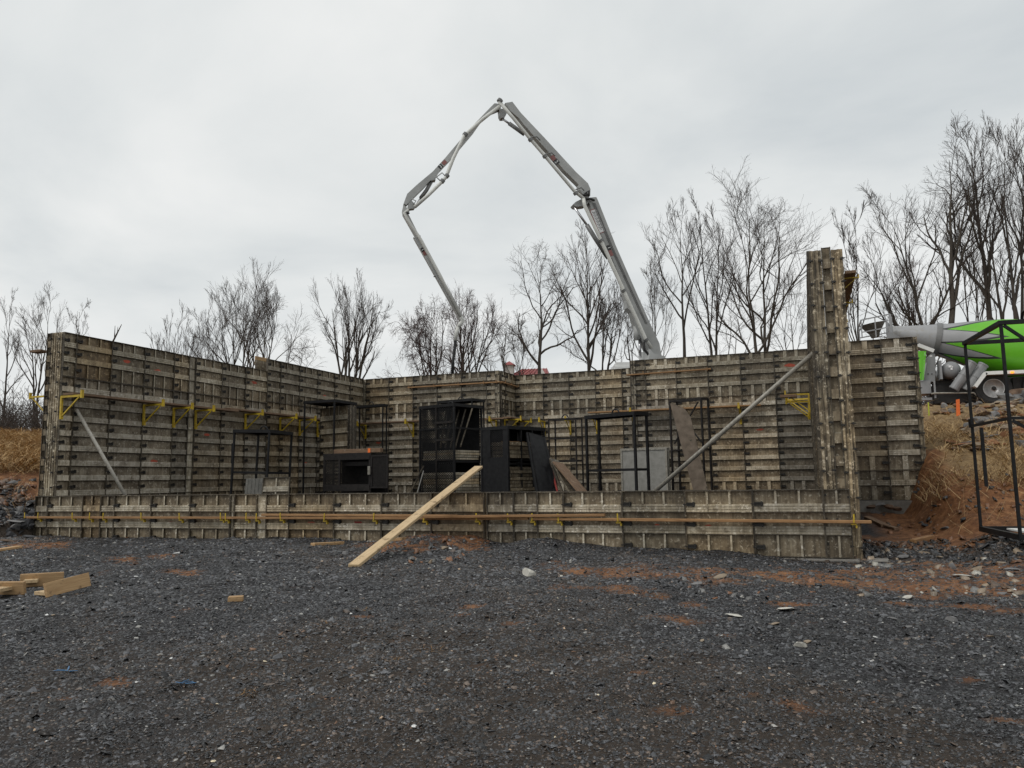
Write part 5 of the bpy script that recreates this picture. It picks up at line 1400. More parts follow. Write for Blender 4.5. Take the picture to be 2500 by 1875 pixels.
tz = noise(n, l, v, 9, 7, 0.7); xm = n.new('ShaderNodeMapRange'); xm.inputs['From Min'].default_value = 0.0; xm.inputs['From Max'].default_value = 3.5; xm.inputs['To Min'].default_value = 0.10; xm.inputs['To Max'].default_value = -0.10; l.new(sp.outputs['X'], xm.inputs['Value'])
ad = n.new('ShaderNodeMath'); ad.operation = 'ADD'; l.new(tz.outputs['Fac'], ad.inputs[0]); l.new(xm.outputs[0], ad.inputs[1])
rz2 = ramp(n, [(0.56, (0, 0, 0)), (0.68, (0.75, 0.75, 0.75))]); l.new(ad.outputs[0], rz2.inputs[0])
c2 = mixc(n, l, rz2.outputs[0], c2.outputs[0], (0.27, 0.255, 0.225))
l.new(c2.outputs[0], b.inputs['Base Color']); b.inputs['Roughness'].default_value = 0.42
M['drum'] = m
DY = 1.2
D0 = Vector((2.42, TY + DY, 6.08)) - Vector(T0)
drum = MB().lathe([(0, 0.22), (0.03, 0.27), (0.5, 0.335), (1.0, 0.43), (1.55, 0.54), (2.0, 0.635), (2.52, 0.77), (3.16, 0.915), (3.7, 1.0), (4.23, 1.06), (4.9, 1.09), (5.6, 1.08), (6.2, 0.98), (6.8, 0.78), (7.3, 0.56), (7.55, 0.30)], 64).build('drum', M['drum'], mix, D0, (0, R(12.6), 0), smooth=True)
MB().lathe([(1.50, 0.533), (1.50, 0.572), (1.66, 0.600), (1.66, 0.565)], 48).build('drum_ring', M['cyl'], drum, smooth=False)
# hopper and its frame at the rear
hb = MB(); hp = [tp(2104, 786, DY), tp(2160, 778, DY)]
c_ = tp(2132, 800, DY)
hb.lathe([(-0.34, 0.14), (-0.20, 0.18), (0.12, 0.40), (0.14, 0.42), (0.14, 0.39), (-0.2, 0.15)], 20, axis='z')
M['hopper'] = simple('hopper_steel', (0.06, 0.055, 0.045), (0.17, 0.155, 0.13), 7, 0.7)
hop = hb.build('charge_hopper', M['hopper'], mix, c_ - Vector((0, 0, 0.02)), (0, R(-8), 0))
b = MB(); f0, f1 = -0.55, 0.55
zt0, zt1, zbm = tp(2105, 789, DY).z, tp(2165, 775, DY).z, tp(2120, 817, DY).z
xa, xb_, xm = tp(2100, 800, DY).x, tp(2170, 800, DY).x, tp(2126, 800, DY).x
for s_ in (-0.62, 0.62):
    y_s = DY + s_
    b.bar((xa, y_s, zt0), (xb_, y_s, zt1), 0.04, 0.04); b.bar((xa + .02, y_s, zbm), (xb_, y_s, zbm + 0.12), 0.035, 0.035)
    b.bar((xa, y_s, zbm - 0.2), (xa, y_s, zt0), 0.04, 0.04); b.bar((xm + 0.1, y_s, zbm - 0.2), (xm + 0.1, y_s, zt0 + 0.08), 0.035, 0.035); b.bar((xb_, y_s, zbm - 0.7), (xb_, y_s, zt1), 0.07, 0.07)
    b.bar((xm + 0.62, y_s, zbm - 0.3), (xm + 0.62, y_s, zt1 - 0.1), 0.05, 0.05); b.bar((xm + 0.55, y_s, zbm + 0.32), (xb_ + 0.03, y_s, zbm + 0.36), 0.04, 0.05); b.bar((xm + 0.55, y_s, zbm + 0.18), (xb_ + 0.03, y_s, zbm + 0.20), 0.04, 0.05)
b.bar((xa, DY - .62, zt0), (xa, DY + .62, zt0), 0.04, 0.04)
b.build('hopper_frame', M['mixgrey'], mix)
q = [tp(*p, 0.45) for p in [(2166, 812), (2176, 811), (2203, 826), (2203, 840), (2166, 840)]]
MB().loft(q, [p + Vector((0, 0.05, 0)) for p in q]).build('gusset_plate', M['mixgrey'], mix)
# rear pedestal, arm, green guard, step boxes
q = [tp(*p, 0.30) for p in [(2254, 931), (2263, 884), (2260, 877), (2274, 862), (2283, 864), (2284, 884), (2283, 932)]]
MB().loft(q, [p + Vector((0, 1.5, 0)) for p in q]).build('rear_pedestal', M['mixgrey'], mix)
b = MB(); b.bar(tp(2238, 841, 0.25), tp(2280, 857, 0.25), 0.08, 0.12); b.build('pedestal_arm', M['truckwhite'], mix)
for i, xx in enumerate((2266, 2275)): MB().lathe([(-0.012, 0.022), (0.0, 0.022)], 8, axis='y').build('bolt', M['dark'], mix, tp(xx, 913, 0.29))
q = [tp(*p, 0.15) for p in [(2241, 857), (2258, 857), (2252, 928), (2245, 928)]]
gp = MB().loft(q, [p + Vector((0, 0.05, 0)) for p in q]); gp.bar(q[1] + Vector((0.02, -0.02, 0)), q[2] + Vector((0.02, -0.02, 0)), 0.03, 0.03); gp.bar((q[0] + q[1]) / 2 + Vector((0, -0.01, 0)), (q[2] + q[3]) / 2 + Vector((0, -0.01, 0)), 0.02, 0.025)
gp.build('rear_guard', M['mixgreen'], mix)
a_, c2_ = tp(2247, 930, 0.2), tp(2274, 960, 0.2)
MB().box(a_.x, c2_.x, 0.2, 1.2, c2_.z, a_.z).build('step_box', M['mixgrey'], mix)
a_, c2_ = tp(2240, 972, 0.1), tp(2276, 975, 0.1); MB().box(a_.x, c2_.x, 0.1, 0.4, c2_.z - 0.02, a_.z).build('step', M['mixgrey'], mix)
# water tank
tk = tp(2321, 904, 0.35)
tank = MB().lathe([(-0.30, 0.02), (-0.295, 0.10), (-0.26, 0.20), (-0.19, 0.268), (-0.10, 0.29), (1.2, 0.29), (1.35, 0.2)], 28, axis='y').build('water_tank', M['mixgrey'], mix, tk, smooth=True)
a_, c2_ = tp(2292, 881, 0.1), tp(2301, 926, 0.1); MB().box(a_.x, c2_.x, 0.02, 0.55, c2_.z, a_.z).build('tank_bracket', M['mixgrey'], mix)
for dx, dz, w_, h_ in ((-0.10, 0.06, 0.09, 0.07), (-0.02, 0.05, 0.05, 0.06), (-0.05, -0.02, 0.06, 0.06)):
    MB().box(dx, dx + w_, -0.312, -0.304, dz, dz + h_).build('tank_label', M['letter_white'], tank)
MB().box(-0.03, 0.05, 0.0, 0.004, -0.03, 0.03).build('arm_label', M['letter_white'], mix, tp(2272, 869, 0.292))
# chutes
for (p0, p1, dy) in (((2328, 951), (2376, 884), -0.05), ((2357, 953), (2402, 889), 0.05)):
    A_, B_ = tp(*p0, dy), tp(*p1, dy); d_ = (B_ - A_); L_ = d_.length
    ch = MB(); k = 9; r0 = 0.155
    ring = [(math.cos(a) * r0, math.sin(a) * r0) for a in np.linspace(math.pi, 2 * math.pi, k)]
    ri = [(math.cos(a) * (r0 - 0.018), math.sin(a) * (r0 - 0.018)) for a in np.linspace(2 * math.pi, math.pi, k)]
    sec = ring + ri
    ch.loft([(0, x, z) for x, z in sec], [(L_, x, z) for x, z in sec])
    for e_ in (0.02, L_ * 0.5, L_ - 0.05):
        s2_ = [(x * 1.10, z * 1.10) for x, z in ring] + ri
        ch.loft([(e_, x, z) for x, z in s2_], [(e_ + 0.03, x, z) for x, z in s2_])
    q = ch.build('spare_chute', M['mixgrey'], mix)
    xx = d_.normalized(); zz_ = Vector((0.35, 0.93, 0.0)); zz_ = (zz_ - xx * zz_.dot(xx)).normalized(); yy_ = zz_.cross(xx)
    q.matrix_local = Matrix.Translation(A_) @ Matrix((xx, yy_, zz_)).transposed().to_4x4()
# fenders, frame, wheels
b = MB()
A_, B_, C_ = tp(2379, 945, -0.12), tp(2403, 913, -0.12), tp(2600, 905, -0.12)
b.bar(A_, B_, 0.5, 0.10, ext=0.02); b.bar(B_, C_, 0.5, 0.11); b.build('fender', M['truckwhite'], mix)
MB().box(tp(2290, 900).x, 7.0, 0.55, 1.65, tp(2300, 945).z, tp(2300, 925).z).build('chassis', M['dark'], mix)
MB().box(tp(2276, 900).x, tp(2395, 900).x, 0.45, 1.9, tp(2300, 982).z, tp(2300, 938).z).build('underbody', M['dark'], mix)
MB().box(tp(2470, 900).x, tp(2640, 900).x, 0.02, 0.5, tp(2470, 958).z, tp(2470, 922).z).build('side_tank', M['dark'], mix)
b = MB().tube([tp(2273, 962, 0.0), tp(2282, 960, -0.02), tp(2377, 959, -0.02), tp(2388, 968, -0.02), tp(2386, 978, 0.0)], 0.028, 8); b.build('guard_tube', M['galv'], mix, smooth=True)
b = MB().tube([tp(2281, 930, 0.05), tp(2284, 972, 0.05)], 0.03, 8); b.build('guard_post', M['mixgrey'], mix)
wz = 0.54
def wheel(x, y):
    r_ = MB(); pr = [(0.16, 0.32), (0.18, 0.46), (0.15, 0.535), (0.05, 0.545), (-0.10, 0.545), (-0.15, 0.525), (-0.165, 0.44), (-0.15, 0.315), (-0.10, 0.30)]
    w_ = MB().lathe(pr, 36, axis='y').build('wheel', M['rubber'], mix, (x, y, wz), smooth=False)
    rim = MB().lathe([(-0.150, 0.312), (-0.165, 0.305), (-0.150, 0.285), (-0.06, 0.262), (-0.045, 0.25), (-0.05, 0.16), (-0.09, 0.145), (-0.095, 0.10), (-0.16, 0.085), (-0.17, 0.03)], 32, axis='y').build('rim', M['alloy'], w_, smooth=True)
    hb_ = MB()
    for k in range(10):
        a = 2 * math.pi * (k + 0.5) / 10
        hb_.lathe([(-0.056, 0.022), (-0.0535, 0.022)], 8, axis='y')
        for j in range(len(hb_.v) - 16, len(hb_.v)):
            p = hb_.v[j]; hb_.v[j] = (p[0] + 0.205 * math.cos(a), p[1], p[2] + 0.205 * math.sin(a))
    hb_.build('hand_hole', M['dark'], w_)
    MB().lathe([(-0.20, 0.035), (-0.19, 0.06), (-0.165, 0.07)], 16, axis='y').build('hub', M['dark'], w_)
    return w_
wheel(0.0, 0.05); wheel(1.35, 0.05); wheel(5.6, 0.05); wheel(0.0, 2.2); wheel(1.35, 2.2); wheel(5.6, 2.2)
m_am, n, l, b = nodes_of('amber_lamp'); b.inputs['Base Color'].default_value = (0.8, 0.25, 0.02, 1); b.inputs['Emission Color'].default_value = (1.0, 0.30, 0.03, 1); b.inputs['Emission Strength'].default_value = 1.6
MB().box(-0.045, 0.045, -0.03, 0, -0.028, 0.028).build('amber_lamp', m_am, mix, tp(2471, 909, -0.38))
# cab (out of the picture to the right)
cb = MB(); cb.box(6.2, 8.0, -0.05, 2.35, 0.7, 2.0); cb.box(6.3, 7.6, 0.0, 2.3, 2.0005, 2.9); cb.build('cab', M['mixgreen'], mix)
MB().box(7.602, 7.62, 0.1, 2.2, 2.05, 2.75).build('windscreen', M['glass'], mix)
# ------------------------------------------------------------------ bare winter trees
m, n, l, b = nodes_of('bark')
t1 = noise(n, l, wpos(n), 3.0, 6, 0.65, (3, 3, 0.7)); r1 = ramp(n, [(0.3, (0.026, 0.020, 0.015)), (0.55, (0.058, 0.047, 0.037)), (0.8, (0.10, 0.088, 0.070))])
l.new(t1.outputs['Fac'], r1.inputs[0])
hv = n.new('ShaderNodeHueSaturation'); l.new(r1.outputs[0], hv.inputs['Color']); l.new(rndval(n, l, 0.8, 1.3), hv.inputs['Value'])
l.new(hv.outputs[0], b.inputs['Base Color']); b.inputs['Roughness'].default_value = 0.9
M['bark'] = m
M['twig'] = simple('twig_bark', (0.040, 0.030, 0.026), (0.085, 0.066, 0.056), 2, 0.9, obj=False)
M['redtwig'] = simple('reddish_twig_bark', (0.055, 0.028, 0.026), (0.10, 0.055, 0.048), 2, 0.9, obj=False)
def polytubes(P, Rr, nside):
    """P (N,S,3), Rr (N,S) -> tube mesh arrays"""
    N, S, _ = P.shape
    T = np.gradient(P, axis=1); T /= np.linalg.norm(T, axis=2, keepdims=True) + 1e-9
    ref = np.where(np.abs(T[:, :1, 2:3]) > 0.8, np.array([[[1.0, 0, 0]]]), np.array([[[0, 0, 1.0]]]))
    a = np.cross(T, np.broadcast_to(ref, T.shape)); a /= np.linalg.norm(a, axis=2, keepdims=True) + 1e-9
    c = np.cross(T, a)
    th = 2 * np.pi * np.arange(nside) / nside
    V = P[:, :, None, :] + Rr[:, :, None, None] * (a[:, :, None, :] * np.cos(th)[None, None, :, None] + c[:, :, None, :] * np.sin(th)[None, None, :, None])
    idx = np.arange(N * S * nside).reshape(N, S, nside)
    i0 = idx[:, :-1]; i1 = idx[:, 1:]
    F = np.stack([i0, np.roll(i0, -1, 2), np.roll(i1, -1, 2), i1], -1).reshape(-1, 4)
    return V.reshape(-1, 3), F
def grow(rng, par, parR, nchild, f0, ratio, ang, S, wander, trop, rfac, f1=1.0, droop=0.0, dec=0.62):
    N, Sp, _ = par.shape
    plen = np.linalg.norm(np.diff(par, axis=1), axis=2).sum(1)
    t = f0 + (f1 - f0) * (np.arange(nchild)[None] + rng.uniform(0.1, 0.9, (N, nchild))) / nchild
    u = t * (Sp - 1); i = np.clip(u.astype(int), 0, Sp - 2); fr = (u - i)[..., None]
    ar = np.arange(N)[:, None]
    st = par[ar, i] * (1 - fr) + par[ar, i + 1] * fr
    r0 = (parR[ar, i] * (1 - fr[..., 0]) + parR[ar, i + 1] * fr[..., 0]) * rfac
    T = par[ar, i + 1] - par[ar, i]; T /= np.linalg.norm(T, axis=2, keepdims=True) + 1e-9
    rnd = rng.normal(0, 1, T.shape); perp = rnd - T * (rnd * T).sum(-1, keepdims=True); perp /= np.linalg.norm(perp, axis=2, keepdims=True) + 1e-9
    an = np.radians(rng.normal(ang, ang * 0.22, (N, nchild)))[..., None]
    D = T * np.cos(an) + perp * np.sin(an)
    L = plen[:, None] * ratio * (1 - dec * (t - f0) / max(1e-6, 1 - f0)) * rng.uniform(0.7, 1.25, (N, nchild))
    Q = N * nchild
    st, D, L, r0 = st.reshape(Q, 3), D.reshape(Q, 3), L.reshape(Q), r0.reshape(Q)
    P = np.zeros((Q, S, 3)); P[:, 0] = st
    for s in range(1, S):
        D = D + rng.normal(0, wander, (Q, 3)); D[:, 2] += trop - droop * s
        D /= np.linalg.norm(D, axis=1, keepdims=True)
        P[:, s] = P[:, s - 1] + D * (L / (S - 1))[:, None]
    return P, r0[:, None] * np.linspace(1, 0.35, S)[None]
TREES = []
def tree(label, pxb, pyb, dep, pytop, spread, r_px, seed, stems=((0, 0),), fork=0.35, limbs=9, br=6, tw=6, fine=4, ang=38, trop=0.10, lean=0.0, twigmat='twig', wander=0.13, droop=0.0, name='bare_tree', tmin=0.0062, height_fork=None, cat='tree'):
    rng = np.random.default_rng(seed); ang = ang * 1.05; tw = max(4, tw - 1)
    base = atdepth(pxb, pyb, dep); bz = float(terr(base[0], base[1])) - 0.15
    base = np.array([base[0], base[1], bz])
    top = atdepth(pxb, pytop, dep)
    H = top[2] - bz
    scale = CAM_F / dep
    S0 = 10; lv0 = []; lr0 = []
    for k, (dx, hfac) in enumerate(stems):
        P = np.zeros((S0, 3)); t = np.linspace(0, 1, S0)
        sx = dx / scale * np.array([FWD[1], -FWD[0]])
        wob = np.cumsum(rng.normal(0, wander * 0.14 * H / S0 * 2.2, (S0, 2)), 0); wob[0] = 0
        P[:, 0] = sx[0] * t + wob[:, 0] + lean / scale * FWD[1] * t ** 1.3
        P[:, 1] = sx[1] * t + wob[:, 1] - lean / scale * FWD[0] * t ** 1.3
        P[:, 2] = H * (0.74 + hfac) * t
        lv0.append(P); lr0.append(np.maximum(1.05 * r_px / scale * (1.0 if len(stems) == 1 else 0.8) * (1 - 0.96 * t ** 0.85) * (1 + 0.5 * np.exp(-t * 14)), tmin * 1.5))
    P0, R0 = np.array(lv0), np.array(lr0)
    P1, R1 = grow(rng, P0, R0, limbs, fork, float(np.clip(1.35 * spread / (H * scale), 0.34, 0.62)), ang, 9, wander, trop * 0.75, 0.80, 0.99)
    P2, R2 = grow(rng, P1, R1, br, 0.30, 0.46, ang * 0.88, 7, wander * 0.85, trop * 0.7, 0.58, 1.0, droop, 0.30)
    P3, R3 = grow(rng, P2, R2, tw, 0.25, 0.56, ang * 0.85, 5, wander * 0.75, trop * 0.5, 0.52, 1.0, droop, 0.25)
    P4, R4 = grow(rng, P3, R3, max(2, fine - 1), 0.25, 0.55, ang * 0.9, 3, wander * 0.6, trop * 0.4, 0.7, 1.0, droop, 0.25)
    R1 = np.maximum(R1, tmin * 1.7); R2 = np.maximum(R2, tmin * 1.2); R3 = np.maximum(R3, tmin * 0.85); R4 = np.maximum(R4, tmin * 0.52)
    # fit to the height and spread seen in the photograph
    allp = np.concatenate([P2.reshape(-1, 3), P3.reshape(-1, 3), P4.reshape(-1, 3), P1.reshape(-1, 3)])
    zt = np.percentile(allp[:, 2], 99.7); hz = H / zt
    sd_ = allp[:, 0] * FWD[1] - allp[:, 1] * FWD[0]; mid = np.median(sd_)
    ws = (spread / scale) / max(0.1, np.percentile(sd_, 98.5) - np.percentile(sd_, 1.5))
    out = []
    for P in (P0, P1, P2, P3, P4):
        P = P.copy(); f = np.clip(P[..., 2] / (0.5 * H), 0, 1)[..., None]
        P[..., :2] = P[..., :2] * (1 + (ws - 1) * np.minimum(1, f + (0 if P is P0 else 0.3))); P[..., 2] *= hz; out.append(P)
    P0, P1, P2, P3, P4 = [np.stack([P[..., 0] * ws, P[..., 1] * ws, P[..., 2] * hz], -1) for P in (P0, P1, P2, P3, P4)]
    o = empty(name, base, 0, label, cat)
    Va, Fa = polytubes(P0, R0, 9); Vb, Fb = polytubes(P1, R1, 6)
    V = np.concatenate([Va, Vb]); F = np.concatenate([Fa, Fb + len(Va)])
    put('trunk', np_mesh('trunk', V, F, M['bark'], smooth=True), o)
    Va, Fa = polytubes(P2, R2, 4); Vb, Fb = polytubes(P3, R3, 3); Vc, Fc = polytubes(P4, R4, 3)
    V = np.concatenate([Va, Vb, Vc]); F = np.concatenate([Fa, Fb + len(Va), Fc + len(Va) + len(Vb)])
    put('crown', np_mesh('crown', V, F, M[twigmat]), o)
    return o
tree('slender pale double tree at the far left edge, behind the bank', 85, 1050, 40, 700, 120, 4.5, 1, stems=((-25, 0), (18, 0.06)), fork=0.28, limbs=8, ang=26, tmin=0.0048)
tree('thin tree cut by the left edge of the picture', 8, 1040, 44, 705, 80, 3.5, 2, limbs=8, fork=0.2, ang=30, tmin=0.0045)
tree('small twisted tree just left of the tall end of the long wall', 190, 900, 48, 728, 66, 3, 3, fork=0.5, limbs=7, ang=52, wander=0.22)
tree('vase shaped cluster of thin stems above the middle of the long wall', 425, 900, 46, 735, 150, 2.6, 4, stems=((-60, 0), (-25, .05), (0, .1), (30, .02), (55, -.05)), fork=0.25, limbs=5, br=5, tw=5, fine=3, ang=24)
tree('thin dense tree left of the broad round tree above the long wall', 505, 900, 48, 712, 110, 2.6, 5, stems=((-20, 0), (10, .05), (26, -.05)), fork=0.2, limbs=6, br=5, ang=26)
tree('broad round tree with many rising limbs above the long wall', 588, 905, 44, 648, 200, 4.6, 6, stems=((-70, -0.05), (-30, .05), (5, 0.1), (35, 0.0)), fork=0.22, limbs=7, br=6, ang=27)
tree('rounded tree leaning right, behind the step in the long wall', 640, 900, 43, 645, 190, 4.4, 7, stems=((10, .08), (50, 0.0)), fork=0.22, limbs=10, ang=32)
tree('small thin sapling behind the rear left corner', 742, 915, 50, 815, 90, 1.8, 8, limbs=7, br=5, tw=4, ang=45, wander=0.2)
tree('several-stemmed tree with broken tops above the rear left corner', 855, 930, 42, 672, 175, 6.5, 9, stems=((-75, 0.0), (-28, -.12), (0, .02), (50, .03), (75, -.02)), fork=0.26, limbs=6, br=6, ang=34, wander=0.16)
tree('dark drooping tree with reddish vines left of the hanging boom end', 1055, 930, 40, 730, 180, 5.0, 10, stems=((-45, -0.05), (0, 0.05), (25, .0)), fork=0.3, limbs=10, br=8, tw=6, fine=5, ang=48, twigmat='redtwig', wander=0.2, trop=0.05, droop=0.05)
tree('tangled tree right behind the hanging boom end', 1135, 930, 44, 705, 165, 6.0, 11, stems=((-25, .05), (10, .0), (60, -.05)), fork=0.25, limbs=9, br=7, ang=36, twigmat='redtwig', wander=0.17)
tree('small crooked tree beside the red roofed building', 1222, 930, 46, 742, 150, 5.0, 12, stems=((0, 0.08),), fork=0.3, limbs=9, br=6, ang=44, wander=0.24, lean=20)
tree('bushy thin tree in front of the red roof', 1268, 930, 48, 775, 90, 2.6, 13, stems=((-8, 0), (12, .0)), limbs=9, fork=0.2, ang=36)
tree('tall sinuous tree with a drooping top left of the straight one', 1322, 930, 40, 588, 190, 7.0, 14, stems=((0, 0.12),), fork=0.38, limbs=12, br=7, tw=6, fine=4, ang=50, wander=0.2, lean=-6, droop=0.03)
tree('tall straight tree with upswept twigs left of the pump boom', 1440, 920, 41, 535, 165, 6.2, 15, stems=((0, 0.2),), fork=0.30, limbs=20, br=6, tw=5, ang=36, wander=0.10, trop=0.10)
tree('leaning forked tree low between the straight tree and the boom', 1462, 920, 39, 680, 150, 6.0, 16, stems=((25, 0.0), (80, .05)), fork=0.4, limbs=8, br=6, ang=40, wander=0.2)
tree('thin broken tree just left of the foot of the boom', 1548, 910, 43, 700, 120, 4.0, 17, fork=0.35, limbs=8, ang=48, wander=0.24)
tree('slim tree behind the foot of the boom', 1600, 900, 47, 590, 120, 3.0, 18, stems=((-15, 0), (8, .05)), fork=0.3, limbs=9, ang=30)
tree('tree with a bare straight trunk and spreading crown right of the boom', 1670, 895, 40, 478, 170, 6.4, 19, stems=((0, 0.06),), fork=0.48, limbs=10, br=6, tw=6, ang=36)
tree('narrow upright tree second right of the boom', 1742, 890, 41, 470, 130, 6.2, 20, stems=((-16, .05), (40, 0.0)), fork=0.36, limbs=9, br=6, ang=28)
tree('large vase shaped tree with twin trunks left of the tall post', 1862, 885, 38, 428, 270, 8.0, 21, stems=((-20, .06), (22, .08)), fork=0.28, limbs=11, br=7, tw=6, ang=38)
tree('thin spreading tree behind the wall left of the tall post', 1780, 890, 45, 640, 180, 2.6, 22, fork=0.2, limbs=9, ang=46, wander=0.18)
tree('low spreading tree behind the tall post', 1935, 890, 44, 660, 180, 3.0, 23, fork=0.25, limbs=9, ang=50, wander=0.18)
tree('slim forked tree just right of the tall post', 2105, 850, 35, 475, 130, 4.2, 24, stems=((-35, -.05), (8, .08)), fork=0.30, limbs=9, ang=30)
tree('large tree with a greenish trunk above the mixer drum', 2312, 850, 34, 303, 215, 11.5, 25, stems=((0, 0.08),), fork=0.42, limbs=11, br=7, tw=6, ang=32, lean=12)
tree('leaning tree spreading left over the mixer hopper', 2298, 850, 35, 445, 230, 10.0, 26, stems=((-95, .0), (-150, -.2)), fork=0.28, limbs=10, br=7, tw=6, ang=34, trop=0.12)
tree('dense dark thicket tree behind the drum ring', 2228, 850, 42, 620, 130, 4.5, 27, stems=((-10, 0), (12, .05)), fork=0.12, limbs=12, br=7, ang=48, twigmat='redtwig', wander=0.18)
tree('thin tree between the two big trunks over the drum', 2385, 850, 38, 470, 120, 4.5, 28, stems=((-40, 0), (15, .03)), fork=0.35, limbs=8, ang=32)
tree('big dark tree with a bent trunk over the right end of the drum', 2424, 850, 34, 285, 150, 10.5, 29, stems=((0, 0.1),), fork=0.40, limbs=12, br=7, tw=6, ang=28, lean=-8)
tree('slanting many-limbed tree at the right edge over the rack', 2478, 850, 33, 300, 190, 8.5, 30, stems=((-45, -.1), (20, .05), (60, 0)), fork=0.3, limbs=9, br=6, ang=26)
tree('tree cut by the right edge of the picture', 2540, 850, 35, 290, 200, 9.0, 31, stems=((-25, 0), (10, .06)), fork=0.3, limbs=9, br=6, ang=30)
# leafless broken branch behind the wall
P = atdepth(268, 850, 40); P[2] = terr(P[0], P[1])
o = empty('dead_sapling', P, 0, 'single broken sapling leaning right above the long wall', 'sapling')
T = Vector(atdepth(297, 792, 40) - P); Bq = Vector(atdepth(270, 845, 40) - P); Tq = Vector(atdepth(281, 795, 40) - P)
MB().tube([(0, 0, 0), Bq, Bq.lerp(T, .5) + Vector((0.02, 0, 0.03)), T], [0.07, 0.055, 0.04, 0.015], 6).tube([Bq.lerp(T, .35), Tq], [0.03, 0.010], 5).tube([Bq.lerp(T, .6), T + Vector((-.25, 0, -.1))], [0.02, 0.008], 5).build('stem', M['bark'], o)

# undergrowth: one mass nobody could count
rng = np.random.default_rng(5)
def brush(label, xs, ys, hgt, per, mat):
    N = len(xs); z = terr(xs, ys)
    P = np.zeros((N, 5, 3)); P[:, 0] = np.stack([xs, ys, z - 0.1], -1)
    D = rng.normal(0, 0.45, (N, 3)); D[:, 2] = 1; L = hgt * rng.uniform(0.5, 1.2, N)
    for s in range(1, 5):
        D = D + rng.normal(0, 0.18, (N, 3)); D /= np.linalg.norm(D, axis=1, keepdims=True); P[:, s] = P[:, s - 1] + D * (L / 4)[:, None]
    Rr = np.linspace(0.018, 0.008, 5)[None] * np.ones((N, 1))
    Q, RQ = grow(rng, P, Rr, per, 0.2, 0.55, 45, 4, 0.2, 0.02, 0.7)
    RQ = np.maximum(RQ, 0.008)
    V1, F1 = polytubes(P, Rr, 3); V2, F2 = polytubes(Q, RQ, 3)
    o = put('brush', np_mesh('brush', np.concatenate([V1, V2]), np.concatenate([F1, F2 + len(V1)]), M[mat]))
    return tag(o, kind='stuff', label=label, cat='brush')
def along(pxa, pxb, dep, N, jit, py=900):
    px = rng.uniform(pxa, pxb, N); P = np.array([atdepth(p, py, dep + rng.uniform(-jit, jit)) for p in px]); return P[:, 0], P[:, 1]
x, y = along(-60, 130, 43, 260, 5, 1040); brush('dark leafless undergrowth along the top of the left bank', x, y, 2.4, 6, 'twig')
x, y = along(200, 1500, 50, 620, 6); brush('leafless undergrowth under the tree line behind the walls', x, y, 2.6, 6, 'twig')
x, y = along(1450, 2060, 48, 340, 6); brush('leafless undergrowth under the tree line right of the boom', x, y, 3.2, 6, 'twig')
x, y = along(2080, 2600, 45, 420, 5, 850); brush('leafless undergrowth behind the mixer truck', x, y, 3.2, 7, 'redtwig')

# distant wooded ridge seen between the right-hand trunks, haze painted into its grey
m, n, l, b = nodes_of('hazed_far_wood'); t1 = noise(n, l, wpos(n), 0.12, 8, 0.7); r1 = ramp(n, [(0.3, (0.30, 0.315, 0.33)), (0.7, (0.40, 0.415, 0.43))]); l.new(t1.outputs['Fac'], r1.inputs[0]); l.new(r1.outputs[0], b.inputs['Base Color']); b.inputs['Roughness'].default_value = 1.0
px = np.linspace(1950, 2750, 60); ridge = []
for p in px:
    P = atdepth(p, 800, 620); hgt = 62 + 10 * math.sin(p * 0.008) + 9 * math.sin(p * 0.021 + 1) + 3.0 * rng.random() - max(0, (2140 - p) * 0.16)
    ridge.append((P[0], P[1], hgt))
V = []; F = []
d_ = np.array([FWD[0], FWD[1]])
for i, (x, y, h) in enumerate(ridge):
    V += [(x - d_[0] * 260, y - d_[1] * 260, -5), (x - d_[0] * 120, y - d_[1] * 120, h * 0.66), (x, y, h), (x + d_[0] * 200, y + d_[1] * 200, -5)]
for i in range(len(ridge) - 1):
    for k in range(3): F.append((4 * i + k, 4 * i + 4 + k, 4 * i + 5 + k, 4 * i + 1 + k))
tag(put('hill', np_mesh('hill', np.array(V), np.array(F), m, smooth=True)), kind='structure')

# red-roofed building with its little tower
PB = atdepth(1262, 905, 72); zb0 = float(terr(PB[0], PB[1]))
bd = empty('red_roofed_building', (PB[0], PB[1], zb0), CAM_A * 0.6, 'far building with red metal roof and small white tower behind the trees', 'building')
M['roofred'] = simple('red_roof', (0.17, 0.028, 0.026), (0.27, 0.05, 0.045), 2, 0.5, stretch=(9, 0.4, 0.4))
M['plaster'] = simple('pale_wall', (0.34, 0.33, 0.30), (0.46, 0.44, 0.41), 2, 0.8)
def bz(py): return atdepth(1262, py, 72)[2] - zb0
sc_ = 72 / CAM_F
rt_, re_ = bz(893), bz(921)
MB().box(-0.9, 2.8, 0.3, 4.5, 0, re_).build('wall', M['plaster'], bd)
b = MB(); b.loft([(-1.1, 0.0, re_), (3.0, 0.0, re_), (2.6, 2.4, rt_), (0.1, 2.4, rt_)], [(-1.1, 4.8, re_), (3.0, 4.8, re_), (2.6, 2.42, rt_), (0.1, 2.42, rt_)])
roof = b.build('roof', M['roofred'], bd)
sb_ = MB()
for i in range(9): sb_.bar((-0.9 + i * 0.45, -0.02, re_ + 0.03), (0.25 + i * 0.29, 2.38, rt_ + 0.03), 0.05, 0.05)
sb_.build('roof_seam', M['roofred'], roof)
cx0 = (1240 - 1262) * sc_
MB().box(cx0 - 0.42, cx0 + 0.42, 0.4, 1.3, 0, bz(889)).build('tower', M['plaster'], bd)
